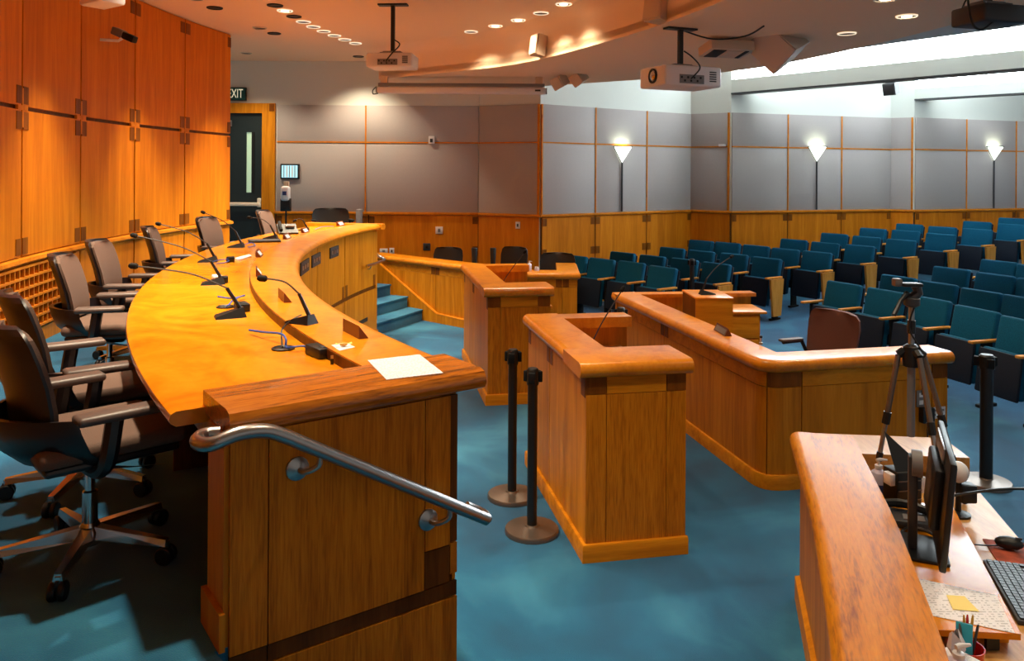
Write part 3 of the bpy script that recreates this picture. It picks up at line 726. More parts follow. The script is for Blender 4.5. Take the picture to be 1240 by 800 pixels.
# ================================================================== FRONT CLERK DESK (bottom right)
H_D = 0.86
dout = spline([(0.62, 1.35), (0.78, 1.85), (0.93, 2.25), (1.06, 2.65), (1.21, 3.14), (1.345, 3.65), (1.47, 4.13)], 4)
dout = [Vector((p[0], p[1])) for p in dout]
d_e = Vector((2.20, 4.06))
cd = thing('clerk_desk', 'wooden clerk desk with wide curved oak counter and computer in the foreground', 'desk')
MB().sweep(dout+[d_e], [(-0.03, 0.001), (-0.03, H_D-0.08), (-0.075, H_D-0.08), (-0.075, 0.001)]).build('body', 'wood_panel', cd)
MB().sweep(dout+[d_e], [(-0.008, 0.0), (-0.008, 0.115), (-0.03, 0.13), (-0.03, 0)]).build('baseboard', 'wood_panel_x', cd)
MB().sweep(dout, capprof(0.022, -0.285, H_D)).build('curved_cap', 'wood_cap_oak', cd)
MB().sweep([dout[-1]+Vector((0.03, 0)), d_e], capprof(0.022, -0.30, H_D-0.001)).build('back_cap', 'wood_light', cd)
left = [p+Vector((0.12, -0.02)) for p in dout if p.y > 1.6]
tb = left+[Vector((1.62, 3.78)), Vector((2.22, 3.78)), Vector((2.09, 3.25)), Vector((1.80, 2.1)), Vector((1.66, 1.6))]
MB().prism(tb, 0.665, 0.70).build('desktop', 'wood_light', cd, smooth=False)
ris = [(1.20, 2.50), (1.587, 2.47), (1.90, 3.42), (1.56, 3.50)]
MB().prism(ris, 0.755, 0.775).build('riser_shelf', 'wood_top', cd, smooth=False)
for (x0, y0) in ((1.30, 2.62), (1.55, 2.56), (1.82, 3.32)):
    MB().box(x0-0.05, x0+0.05, y0-0.01, y0+0.01, 0.70, 0.755).build('riser_foot', 'wood_panel', cd)
box('riser_foot', 'black', cd, 1.50, 1.54, 2.50, 2.515, 0.705, 0.75)
box('leg_panel', 'wood_panel', cd, 2.06, 2.10, 3.35, 3.74, 0.001, 0.665)
box('leg_panel', 'wood_panel', cd, 1.66, 1.70, 1.7, 2.1, 0.001, 0.665)

# ================================================================== TASK CHAIRS ON THE DAIS
def panel_mesh(rows, nu, bow, thick):
    "upholstered panel: rows of (z, x, half width), bowed sideways, facing +x"
    m = MB(); V = []; nv = len(rows)
    for side in (0, 1):
        for (z, x, hw) in rows:
            for j in range(nu+1):
                u = -1+2*j/nu; e = 1-abs(u)**6
                V.append((x+bow*u*u-(thick if side else 0)*(0.35+0.65*e), u*hw, z))
    n = nu+1; N = nv*n; F = []
    for i in range(nv-1):
        for j in range(nu):
            a = i*n+j; F.append((a, a+1, a+n+1, a+n)); F.append((N+a, N+a+n, N+a+n+1, N+a+1))
    for i in range(nv-1):
        F.append((i*n, (i+1)*n, N+(i+1)*n, N+i*n)); b = i*n+nu; F.append((b, N+b, N+b+n, b+n))
    for j in range(nu):
        F.append((j, N+j, N+j+1, j+1)); a = (nv-1)*n+j; F.append((a, a+1, N+a+1, N+a))
    return m.add(V, F)
def task_chair(label):
    t = thing('office_chair', label, 'chair', group='office chairs along the dais desk')
    hub = MB(); hub.lathe([(0.03, 0.05), (0.045, 0.06), (0.045, 0.10), (0.028, 0.13)], 14).build('base_hub', 'chrome', t)
    arm0 = None
    for k in range(5):
        an = R_(20+72*k); M = Matrix.Rotation(an, 4, 'Z')
        am = MB(); am.add([(0.03, -0.024, 0.075), (0.03, 0.024, 0.075), (0.03, 0.018, 0.118), (0.03, -0.018, 0.118),
                           (0.30, -0.016, 0.065), (0.30, 0.016, 0.065), (0.30, 0.011, 0.088), (0.30, -0.011, 0.088)],
                          [(3, 2, 1, 0), (4, 5, 6, 7), (0, 1, 5, 4), (1, 2, 6, 5), (2, 3, 7, 6), (3, 0, 4, 7)])
        am.box(0.287, 0.305, -0.009, 0.009, 0.045, 0.08)
        a = am.build('base_leg', 'chrome', t); a.rotation_euler = (0, 0, an)
        c = MB()
        for s in (-1, 1):
            c.lathe([(0.012, -0.011), (0.028, -0.011), (0.032, -0.006), (0.032, 0.006), (0.028, 0.011), (0.012, 0.011)], 14, Matrix.Translation((0.295, s*0.015, 0.032)) @ Matrix.Rotation(R_(90), 4, 'X'))
        c.box(0.275, 0.31, -0.006, 0.006, 0.03, 0.068)
        c.build('caster', 'black', a)
    MB().lathe([(0.026, 0.11), (0.026, 0.24), (0.017, 0.245), (0.017, 0.36)], 14).build('gas_column', 'chrome', t)
    MB().box(-0.15, 0.10, -0.08, 0.08, 0.34, 0.40, 0.02).build('mechanism', 'black', t)
    # seat cushion and dark scooped shell
    sm = MB(); sm.box(-0.22, 0.26, -0.235, 0.235, 0.415, 0.478, 0.028, None, 3); sm.build('seat', 'chair_fabric', t)
    rows = [(0.33, 0.02, 0.16), (0.36, -0.10, 0.20), (0.40, -0.20, 0.245), (0.46, -0.265, 0.27), (0.53, -0.295, 0.275), (0.575, -0.305, 0.262)]
    panel_mesh(rows, 10, 0.19, 0.025).build('lower_shell', 'chair_shell', t)
    MB().box(-0.20, 0.235, -0.225, 0.225, 0.39, 0.418, 0.012).build('seat_pan', 'chair_shell', t)
    kz = lambda rr: [(0.46+(z-0.46)*0.80, x, hw) for z, x, hw in rr]
    br = [(0.50, -0.185, 0.165), (0.54, -0.185, 0.19), (0.62, -0.19, 0.20), (0.72, -0.205, 0.207), (0.82, -0.228, 0.212), (0.90, -0.25, 0.208), (0.94, -0.263, 0.195), (0.962, -0.272, 0.165), (0.97, -0.277, 0.12)]
    panel_mesh(kz(br), 10, 0.035, 0.04).build('backrest', 'chair_fabric', t)
    fr = [(0.44, -0.205, 0.12), (0.50, -0.215, 0.175), (0.56, -0.218, 0.207), (0.64, -0.224, 0.217), (0.74, -0.24, 0.223), (0.84, -0.264, 0.226), (0.92, -0.287, 0.222), (0.96, -0.30, 0.205), (0.985, -0.308, 0.17), (0.992, -0.312, 0.12)]
    panel_mesh(kz(fr), 10, 0.05, 0.03).build('back_shell', 'chair_shell', t)
    for s in (-1, 1):
        p = MB(); p.tube(spline([(-0.05, s*0.10, 0.375), (-0.04, s*0.22, 0.38), (-0.03, s*0.285, 0.43), (-0.01, s*0.29, 0.565)], 4), [0.024]*4+[0.026]*4+[0.03]*5, 8)
        ao = p.build('arm_post', 'chair_shell', t)
        MB().box(-0.13, 0.13, s*0.285-0.045, s*0.285+0.045, 0.565, 0.596, 0.014, None, 3).build('arm_pad', 'arm_pad', ao)
    return t
ch_px = [(44, 2.78), (62, 3.42), (100, 4.85), (142, 5.80), (195, 7.2), (258, 8.6), (317, 10.2)]
names = ['taupe office chair nearest the camera, chrome star base in full view', 'taupe office chair just behind the nearest one, partly hidden by it',
         'taupe office chair in front of the lattice grille, third from the near end', 'taupe office chair where the grille ends, fourth from the near end',
         'taupe office chair at mid desk, fifth from the near end', 'taupe office chair beside the end of the panelled wall', 'taupe office chair in front of the dark exit door']
proto = None
for (x, d), lb, yw in zip(ch_px, names, (44, 38, 16, 10, 16, -8, -4)):
    X = (x-620)/FPX*d; a = math.atan2(CY-d, CX-X)
    t = task_chair(lb) if proto is None else copy_tree(proto)
    if proto is None: proto = t
    t['label'] = lb
    p = pol(10.66, a, DAIS); t.location = p
    t.rotation_euler = (0, 0, R_(yw))
def low_chair(label, loc, rz, mat='leather_dark', h=0.80, hw=0.24):
    t = thing('conference_chair', label, 'chair', loc, rz)
    panel_mesh([(0.47, -0.20, hw*0.88), (0.55, -0.22, hw), (h-0.12, -0.26, hw*1.05), (h-0.04, -0.275, hw*0.98), (h-0.008, -0.283, hw*0.85), (h, -0.288, hw*0.6)], 10, 0.05, 0.05).build('backrest', mat, t)
    MB().box(-0.22, 0.24, -0.24, 0.24, 0.40, 0.48, 0.03, None, 3).build('seat', mat, t)
    MB().lathe([(0.03, 0.08), (0.03, 0.40)], 12).build('gas_column', 'black', t)
    for k in range(5):
        l = MB().box(0.0, 0.28, -0.018, 0.018, 0.055, 0.085, 0.005, Matrix.Rotation(R_(72*k+10), 4, 'Z')).build('base_leg', 'black', t)
        MB().ball((0.27*math.cos(R_(72*k+10)), 0.27*math.sin(R_(72*k+10)), 0.029), 0.029, 8, 6).build('caster', 'black', l)
    for s in (-1, 1):
        ao = MB().tube([(-0.18, s*0.25, 0.44), (-0.1, s*0.28, 0.62), (0.12, s*0.28, 0.62)], 0.018, 8).build('arm_post', 'black', t)
        MB().box(-0.10, 0.15, s*0.28-0.035, s*0.28+0.035, 0.625, 0.65, 0.01).build('arm_pad', 'arm_pad' if mat == 'brown_fabric' else mat, ao)
    return t
q = P(401, 253, 1.61); low_chair('black leather chair at the far end of the dais desk', (q.x, q.y+0.1, DAIS), R_(-70), h=0.81, hw=0.27)
q = P(535, 302.5, 0.98); low_chair('black chair tucked behind the desk wall next to the steps', (q.x, q.y+0.1, 0), R_(-110), h=0.99)
q = P(613, 301, 1.0); low_chair('black chair behind the tall stand, under the dark wall', (q.x, q.y, 0), R_(235), h=1.01)
q = P(673, 308, 1.0); low_chair('black round-backed chair beside the teal seats', (q.x, q.y, 0), R_(-100), h=1.0, hw=0.25)
q = P(989, 378, 0.92); low_chair('brown fabric chair behind the right hand desk', (q.x-0.05, q.y-0.1, 0), R_(203), 'brown_fabric', h=0.93, hw=0.29)

# ================================================================== TEAL AUDIENCE SEATS
def theatre_seat(label):
    t = thing('theatre_seat', label, 'seat', group='teal tip-up audience seats')
    Mb = Matrix.Translation((-0.10, 0, 0.40)) @ Matrix.Rotation(R_(-13), 4, 'Y')
    MB().box(-0.045, 0.045, -0.25, 0.25, 0.0, 0.485, 0.03, Mb, 3).build('backrest', 'seat_teal', t)
    MB().box(-0.075, -0.045, -0.25, 0.25, -0.12, 0.46, 0.008, Mb).build('back_shell', 'seat_pan', t)
    Mp = Matrix.Translation((0.085, 0, 0.20)) @ Matrix.Rotation(R_(-8), 4, 'Y')
    MB().box(-0.045, 0.03, -0.225, 0.225, 0.0, 0.405, 0.025, Mp, 3).build('seat_cushion', 'seat_teal', t)
    MB().box(0.028, 0.06, -0.228, 0.228, -0.01, 0.392, 0.012, Mp).build('seat_pan', 'seat_pan', t)
    a = MB(); a.box(-0.15, 0.20, 0.258, 0.312, 0.605, 0.632, 0.008); a.build('armrest', 'wood_arm', t)
    MB().box(-0.06, 0.06, 0.272, 0.298, 0.03, 0.605, 0).build('arm_post', 'black_matte', t)
    MB().box(-0.11, 0.11, 0.262, 0.308, 0.0, 0.03, 0.004).build('foot', 'black_matte', t)
    return t
FOC = Vector((-7.8, 4.0))
def seat_at(x, y):
    h = 0.0
    for _ in range(30):
        p = P(x, y, 0.865+h); h = 0.5*h+0.5*rake(p.x, p.y)
    return Vector((p.x, p.y, h))
left_rows = [[(697, 310), (730, 313.7), (766, 317.5), (804, 323.5)],
             [(755, 306), (791, 310), (830, 314), (869, 319)],
             [(815, 299.3), (850.5, 303), (890, 306.5), (930, 311.3)],
             [(850, 290.5), (882, 293), (916.5, 296.6), (952, 300.5), (990.5, 304)],
             [(962, 289.3), (1000, 293), (1042, 296.3)],
             [(1011, 282.2), (1050, 285.8), (1092, 289.5)],
             [(1058, 276), (1097.5, 278.5), (1140, 282.4)],
             [(1102, 270.7), (1142, 274), (1184.5, 276.7)],
             [(1184, 267.8), (1227, 271)], [(1227, 263.6)]]
right_rows = [[(1023.5, 343), (1074, 351.7), (1128, 361.5), (1184.5, 374), (1243, 388)],
              [(1089.5, 333.5), (1137.5, 341.3), (1189.5, 350.5), (1243, 360)],
              [(1153, 323.5), (1206.5, 331), (1258, 338)],
              [(1211, 315), (1256, 321)]]
ORD = ['first', 'second', 'third', 'fourth', 'fifth', 'sixth', 'seventh', 'eighth', 'ninth', 'tenth']
sproto = None
endp = MB(); endp.add([(-0.09, 0.300, 0.06), (0.09, 0.300, 0.06), (0.15, 0.300, 0.60), (-0.15, 0.300, 0.60), (-0.09, 0.332, 0.06), (0.09, 0.332, 0.06), (0.15, 0.332, 0.60), (-0.15, 0.332, 0.60)],
                      [(3, 2, 1, 0), (4, 5, 6, 7), (0, 1, 5, 4), (1, 2, 6, 5), (2, 3, 7, 6), (3, 0, 4, 7)])
end0 = None
for blk, rows_ in (('wall-side', left_rows), ('aisle-side', right_rows)):
    for ri, row in enumerate(rows_):
        for si, (x, y) in enumerate(row):
            lb = 'teal tip-up seat, %s from the left in the %s row of the %s block' % (ORD[si], ORD[ri], blk)
            if sproto is None: t = sproto = theatre_seat(lb)
            else:
                t = bpy.data.objects.new('theatre_seat', None); COL.objects.link(t)
                for ch in protos:
                    c = ch.copy(); COL.objects.link(c); c.parent = t
                tag(t, lb, 'seat', 'teal tip-up audience seats')
            if sproto is t: protos = list(t.children)
            p = seat_at(x, y); f = (FOC-p.xy).normalized(); an = math.atan2(f.y, f.x)
            t.rotation_euler = (0, 0, an); t.location = (p.x+0.21*f.x, p.y+0.21*f.y, p.z)
            hh = rake(t.location.x, t.location.y); t.location.z = max(0, hh)
            if blk == 'wall-side' and si == len(row)-1 and ri > 0:
                if end0 is None:
                    end0 = endp.build('end_panel', 'wood_arm', t)
                else: inst(end0, t)
            if blk == 'aisle-side' and si == 0:
                o = MB().box(-0.15, 0.20, -0.312, -0.258, 0.605, 0.632, 0.008).build('armrest', 'wood_arm', t)
                MB().box(-0.06, 0.06, -0.298, -0.272, 0.0, 0.605, 0).build('arm_post', 'black_matte', t)

# ================================================================== BELT STANCHIONS
def stanchion(label, loc, r=0.165, h=1.0, pr=0.030, flat=True, group='black belt posts'):
    t = thing('belt_stanchion', label, 'stanchion', loc, 0, group)
    MB().lathe([(r, 0.0), (r, 0.022), (r*0.97, 0.03), (r*0.5, 0.036), (0.045, 0.042), (0.04, 0.05)], 32).build('base', 'bronze_steel', t)
    MB().lathe([(pr, 0.05), (pr, h-0.10), (pr*1.22, h-0.10), (pr*1.22, h-0.012), (pr*0.95, h)], 16).build('post', 'black', t)
    for k in range(3):
        an = R_(20+120*k)
        MB().box(pr*1.1, pr*1.9, -0.022, 0.022, h-0.085, h-0.02, 0.004, Matrix.Rotation(an, 4, 'Z')).build('belt_clip', 'black_matte', t)
    return t
q = P(644, 644, 0); stanchion('black belt post on round bronze base, nearer of the two beside the stand', q)
q = P(620, 602, 0); stanchion('black belt post on round bronze base, further of the two beside the stand', q)
q = P(752, 372, 1.0); stanchion('black belt post standing between the two wooden desks', (q.x, q.y, 0))
q = P(838, 315, 0.98); stanchion('black belt post in front of the teal seats, behind the lectern box', (q.x, q.y, rake(q.x, q.y)))
q = P(1194, 586, 0); stanchion('thick dark post on a wide steel disc base, right of the clerk desk', (q.x, q.y, 0), 0.165, 0.92, 0.042, group=None)

# ================================================================== GOOSENECK MICROPHONES
def mic(label, base, head, rz, s=1.0):
    t = thing('gooseneck_microphone', label, 'microphone', base, rz, 'gooseneck microphones')
    b = MB(); b.add([(-0.075*s, -0.05*s, 0), (0.075*s, -0.04*s, 0), (0.075*s, 0.04*s, 0), (-0.075*s, 0.05*s, 0), (-0.07*s, -0.045*s, 0.012*s), (0.06*s, -0.022*s, 0.05*s), (0.06*s, 0.022*s, 0.05*s), (-0.07*s, 0.045*s, 0.012*s)],
                    [(3, 2, 1, 0), (4, 5, 6, 7), (0, 1, 5, 4), (1, 2, 6, 5), (2, 3, 7, 6), (3, 0, 4, 7)])
    b.build('base', 'black', t, smooth=False)
    L = Matrix.Rotation(-rz, 3, 'Z') @ (Vector(head)-Vector(base)); st = Vector((0.045*s, 0, 0.045*s))
    up = Vector((0.03*s, 0, 0.12*s))
    sd = ((L-st).normalized()*0.75+Vector((0, 0, 0.8))).normalized()*0.12*s
    MB().tube([st, st+sd], [0.011*s, 0.009*s], 8).build('stem_sleeve', 'black', t)
    p0 = st+sd; m1 = p0.lerp(L, 0.35)+Vector((0, 0, 0.028*s)); m2 = p0.lerp(L, 0.7)+Vector((0, 0, 0.018*s))
    MB().tube(spline([p0, m1, m2, L], 5), 0.0042*max(1, s*0.9), 6).build('gooseneck', 'dark_grey', t)
    d = (L-m2).normalized()
    MB().tube([L-d*0.02, L-d*0.012, L+d*0.012, L+d*0.024], [0.009, 0.015, 0.015, 0.008], 10).build('head', 'black_matte', t)
    return t
DM = [((279, 384), (162, 322), 0.10, 'black gooseneck microphone beside the blue cable, nearest on the work surface'),
      ((258, 344), (162.5, 285), 0.12, 'black gooseneck microphone lying back from a white adapter, second on the work surface'),
      ((252, 317), (192, 271), 0.12, 'silver-necked gooseneck microphone, third on the work surface'),
      ((286, 299.5), (246, 257), 0.12, 'black gooseneck microphone in front of the chair at the wall end'),
      ((328, 289), (302, 263), 0.12, 'black gooseneck microphone beside the tablet at the far curve')]
for (bx, by), (hx, hy), dd, lb in DM:
    b = P(bx, by, WS); h = PD(hx, hy, b.y-dd)
    mic(lb, b, h, math.atan2(CY-b.y, CX-b.x))
b = P(366, 391, LT); h = PD(318, 337, b.y-0.05); mic('black gooseneck microphone on the ledge facing the room', b, h, R_(150)+math.pi, 0.9)
b = P(368, 279, LT); h = PD(357, 267, b.y-0.05); mic('small black gooseneck microphone on the far ledge by the phone', b, h, R_(0), 0.8)
b = Matrix.Translation(standA.location) @ standA.rotation_euler.to_matrix().to_4x4() @ Vector((0.22, 0.70, 1.10-0.235)); h = PD(635.5, 305, b.y-0.15)
mic('gooseneck microphone on the far tall stand, leaning right', b, h, R_(190), 0.7)
b = Matrix.Translation(standB.location) @ standB.rotation_euler.to_matrix().to_4x4() @ Vector((0.24, 0.72, 1.125-0.235)); h = PD(754, 350, b.y+0.1)
mic('gooseneck microphone on the near tall stand, leaning right', b, h, R_(190), 0.8)
b = lc.location+Vector((0.15, 0.2, 1.046)); h = PD(886, 310.5, b.y+0.1); mic('gooseneck microphone standing on the lectern box', b, h, R_(190), 0.95)

# ================================================================== CEILING: DOWNLIGHTS
def downlight(label, p, lit=0, r=0.085, watts=SPOT_W, size=86, ring='trim_ring', tilt=None, col=WARM):
    t = thing('recessed_downlight', label, 'ceiling light', p, 0, 'recessed downlights')
    MB().lathe([(r*0.92, -0.001), (r*0.92, -0.014), (r*1.02, -0.012), (r*1.04, -0.001)], 24).build('trim', ring, t)
    MB().lathe([(r*0.92, -0.002), (r*0.92, -0.006), (0.001, -0.006)], 24).build('baffle', 'can_black', t)
    if lit:
        MB().lathe([(r*0.5, -0.006), (r*0.5, -0.009), (0.001, -0.010)], 20).build('bulb', 'lamp_on' if lit == 2 else 'lamp_off', t)
        l = bpy.data.lights.new('downlight_beam', 'SPOT'); l.energy = watts; l.spot_size = R_(size); l.spot_blend = 0.75
        l.color = col; l.shadow_soft_size = 0.06
        lo = bpy.data.objects.new('downlight_beam', l); COL.objects.link(lo); lo.parent = t; lo.location = (0, 0, -0.03)
        if tilt: lo.rotation_euler = tilt
    return t
row = [(333, 6), (345, 12.5), (356, 19.5), (367.5, 26), (379.5, 32), (392, 37.5), (405, 42.7), (417.5, 47.5), (430.5, 52)]
for i, (x, y) in enumerate(row):
    downlight('recessed downlight, %s from the near end of the row above the dais' % ORD[i], P(x, y, CEIL), 2 if i == 1 else (1 if i % 2 == 1 else 0), ring='can_black' if i in (0, 2) else 'trim_glow')
k = 0
for a in (8, 15, 22, 29):      # the row goes on over the camera
    k += 1; downlight('recessed downlight of the dais row, %s beyond the picture edge' % ORD[k-1], pol(10.15, R_(a)+R_(3), CEIL), 2)
downlight('black recessed ceiling opening above the panelled wall', P(260, 9, CEIL), 0, ring='can_black')
downlight('black recessed ceiling opening next to the downlight row', P(332, 40, CEIL), 0, ring='can_black')
downlight('small recessed downlight near the exit sign', P(298, 64, CEIL), 1, watts=110, size=118)
downlight('small recessed downlight beside the hanging projector', P(434, 68, CEIL), 1, watts=120, size=118, ring='can_black')
for i, (x, y, l) in enumerate([(570.5, 38, 1), (600, 31, 2), (627.5, 24, 2), (655, 15.5, 1), (682.5, 4.5, 2)]):
    downlight('recessed downlight, %s from the left in front of the curved bulkhead' % ORD[i], P(x, y, CEIL), l, watts=60, size=116, ring='trim_glow')
for i, (x, y, l) in enumerate([(1025.5, 40, 0), (1098, 19, 2), (963, 55, 2)]):
    downlight(('dark', 'glowing', 'half-hidden')[i]+' recessed downlight in the right hand bulkhead', P(x, y, SOF), l, watts=90, size=100, ring='trim_glow')
for i, a in enumerate((21, 10, 0, -9)):    # wall washers along the panelled wall, outside the frame
    downlight('recessed wall washer above the panelled wall, %s from the camera' % ORD[i], pol(10.95, R_(a), CEIL), 1, watts=260, size=62)
for i, (x, y) in enumerate([(-0.6, 5.2), (0.6, 3.0), (0.9, 5.6)]):
    downlight('recessed downlight over the open floor, %s from the left' % ORD[i], (x, y, CEIL), 2, watts=100, size=84)
for i, (x, y) in enumerate([(2.6, 3.6), (2.9, 6.2), (2.4, 1.6)]):
    downlight('recessed bulkhead downlight over the clerk desks, %s one' % ORD[i], (x, y, SOF), 2, watts=55, size=95)

# ================================================================== PROJECTORS, SPEAKERS, SCREEN
def projector(label, top, body_z, yaw, size, mat, lens_end=True, plate=0.16, ports=(1,)):
    t = thing('projector', label, 'projector', (top.x, top.y, body_z), yaw)
    L, Wd, H = size
    MB().box(-L/2, L/2, -Wd/2, Wd/2, 0, H, 0.022, None, 3).build('body', mat, t)
    zt = top.z-body_z
    MB().box(-0.02, 0.02, -0.02, 0.02, H+0.03, zt-0.01).build('pole', 'black', t)
    MB().box(-plate, plate, -0.05, 0.05, zt-0.018, zt-0.001).build('ceiling_plate', 'black', t)
    mt = MB(); mt.box(-0.10, 0.10, -0.06, 0.06, H, H+0.035, 0.008)
    for sx_ in (-1, 1):
        for sy_ in (-1, 1): mt.tube([(0, 0, H+0.04), (sx_*0.12, sy_*0.09, H+0.01)], 0.008, 6)
    mt.build('mount', 'grey_plastic', t)
    MB().tube(spline([(0.02, -0.03, H+0.16), (0.09, -0.07, H+0.10), (0.04, -Wd/2-0.04, H*0.9), (-0.02, -Wd/2-0.02, H*0.45), (-0.03, -Wd/2+0.01, H*0.35)], 5), 0.007, 6).build('cable', 'black', t)
    MB().box(-L*0.25, L*0.18, -Wd/2-0.004, -Wd/2+0.01, H*0.12, H*0.55).build('port_panel', 'grey_plastic', t)
    for k in range(7):
        MB().box(-L*0.23+k*L*0.055, -L*0.20+k*L*0.055, -Wd/2-0.008, -Wd/2, H*(0.2 if k % 2 else 0.36), H*(0.3 if k % 2 else 0.46)).build('port', 'black', t)
    for k in range(5):
        MB().box(L*0.28, L*0.40, -Wd/2-0.003, -Wd/2+0.004, H*(0.25+0.11*k), H*(0.31+0.11*k)).build('vent_slat', 'dark_grey', t)
    if lens_end:
        Mx = Matrix.Translation((-L/2, 0.0-Wd*0.05, H*0.52)) @ Matrix.Rotation(R_(-90), 4, 'Y')
        ln = MB().lathe([(0.07, -0.01), (0.07, 0.012), (0.058, 0.014), (0.052, 0.0)], 24, Mx).build('lens_ring', 'black', t)
        MB().lathe([(0.045, 0.0), (0.044, 0.010), (0.025, 0.018), (0.001, 0.020)], 20, Mx).build('lens', 'chrome', ln)
    return t
q = P(476, 5, CEIL)
projector('white projector hanging on a black pole above the dais', q, 3.30, R_(-4), (0.50, 0.36, 0.15), 'white_plastic', lens_end=False)
q = P(824, 34, SOF)
projector('large white projector with lens at its left end, under the bulkhead', q, 2.99, R_(22), (0.62, 0.44, 0.19), 'white_plastic')
q = PD(1196, 12, 5.6); q.z = SOF
t = projector('dark projector at the top right corner of the picture', q, 3.24, R_(195), (0.36, 0.30, 0.13), 'dark_grey')
MB().tube(spline([(0.05, -0.05, 0.32), (0.22, 0.05, 0.22), (0.26, 0.12, 0.0), (0.2, 0.14, -0.06), (0.08, 0.12, 0.0)], 5), 0.008, 6).build('cable', 'black', t)
def speaker(label, c, size, yaw, pitch, mat, hang=0.0, nm='ceiling_speaker', roll=0.0):
    t = thing(nm, label, 'speaker', c, yaw)
    a, b, h = size; M = Matrix.Rotation(pitch, 4, 'Y') @ Matrix.Rotation(roll, 4, 'X')
    MB().prism([(-a/2, -b*0.32), (a/2-0.02, -b/2), (a/2-0.02, b/2), (-a/2, b*0.32)], -h/2, h/2, M).build('cabinet', mat, t, smooth=False)
    MB().box(a/2-0.02, a/2, -b/2+0.008, b/2-0.008, -h/2+0.008, h/2-0.008, 0.004, M).build('grille_cloth', mat, t)
    if hang:
        MB().box(-0.04, 0.02, -0.03, 0.03, h*0.3, hang, 0.006).build('bracket', mat, t)
    return t
q = PD(652, 55, 9.55); t = speaker('beige wall speaker on the curved bulkhead face', q, (0.15, 0.19, 0.25), R_(205), R_(-8), 'beige_plastic'); MB().box(-0.28, -0.05, -0.02, 0.02, -0.03, 0.03).build('bracket', 'black', t)
q = PD(797, 8, 7.3); t = speaker('beige speaker cut by the top edge of the picture', q, (0.17, 0.22, 0.28), R_(215), R_(-8), 'beige_plastic'); MB().box(-0.28, -0.05, -0.02, 0.02, -0.03, 0.03).build('bracket', 'black', t)
q = PD(678.5, 98.5, 11.3); speaker('left of two small box speakers above the projection screen', q, (0.2, 0.2, 0.17), R_(225), R_(25), 'beige_plastic', SOF-q.z-0.002, roll=R_(18))
q = PD(701.5, 94, 11.2); speaker('right of two small box speakers above the projection screen', q, (0.2, 0.2, 0.17), R_(230), R_(25), 'beige_plastic', SOF-q.z-0.002, roll=R_(28))
q = PD(943, 52, 8.1); speaker('large angular loudspeaker hanging from the bulkhead', q, (0.40, 0.38, 0.40), R_(222), R_(25), 'speaker_grey', SOF-q.z-0.002, roll=R_(38))
q = PD(1080, 107, 12.6); speaker('small dark speaker hanging below the white beam', q, (0.22, 0.2, 0.19), R_(215), R_(15), 'dark_grey', 0.16)
# ventilation diffuser on the bulkhead
q = P(880, 52, SOF-0.05)
t = thing('air_diffuser', 'hanging beige air diffuser box between projector and loudspeaker', 'vent', (q.x, q.y, SOF-0.16), R_(14))
MB().box(-0.24, 0.24, -0.14, 0.14, 0.0, 0.10, 0.01, Matrix.Rotation(R_(-10), 4, 'X')).build('housing', 'beige_plastic', t)
Mx = Matrix.Rotation(R_(-10), 4, 'X')
MB().box(-0.20, -0.06, -0.11, 0.11, -0.006, 0.0, 0, Mx).build('opening', 'black', t); MB().box(0.15, 0.19, -0.11, 0.11, -0.006, 0.0, 0, Mx).build('opening', 'black', t)
MB().box(-0.03, 0.13, -0.10, 0.10, -0.006, 0.0, 0, Mx).build('cover', 'beige_plastic', t)
MB().box(-0.05, 0.05, 0.02, 0.08, 0.08, 0.159).build('neck', 'beige_plastic', t)
c0 = P(828, 36, SOF); c1 = P(925, 30, SOF)
o = MB().tube(spline([(c0.x, c0.y, SOF-0.01), (c0.x+0.3, c0.y+0.1, SOF-0.07), (c0.x+0.6, c0.y+0.05, SOF-0.05), (c1.x, c1.y, SOF-0.012)], 6), 0.008, 6).build('ceiling_cable', 'black'); tag(o, 'black cable slung along the bulkhead from the white projector', 'cable')
# projection screen housing
s0 = PD(457, 112, 11.55); s1 = PD(661, 112, 11.55)
t = thing('projection_screen', 'long white roll-up projection screen case under the bulkhead', 'projection screen', (s0.x, 11.55, 3.32), 0)
Ls = s1.x-s0.x
MB().box(0, Ls, -0.07, 0.07, -0.005, 0.085, 0.02).build('case', 'white_plastic', t); MB().box(0.02, Ls-0.02, -0.075, -0.045, 0.09, 0.14, 0.006).build('mounting_rail', 'grey_plastic', t)
for x in (0.05, Ls-0.15): MB().box(x, x+0.1, -0.05, 0.05, 0.085, SOF-3.32-0.001).build('hanger', 'beige_plastic', t)
MB().box(-0.015, 0, -0.065, 0.065, 0.0, 0.08).build('end_cap', 'grey_plastic', t); MB().box(Ls, Ls+0.015, -0.065, 0.065, 0.0, 0.08).build('end_cap', 'grey_plastic', t)
MB().box(Ls-0.16, Ls-0.08, -0.074, -0.068, 0.03, 0.055).build('badge', 'black', t)
MB().tube(spline([(-0.01, -0.03, 0.09), (-0.06, -0.04, 0.03), (-0.05, -0.05, -0.02), (0.02, -0.05, -0.01)], 5), 0.008, 6).build('cable', 'black', t)
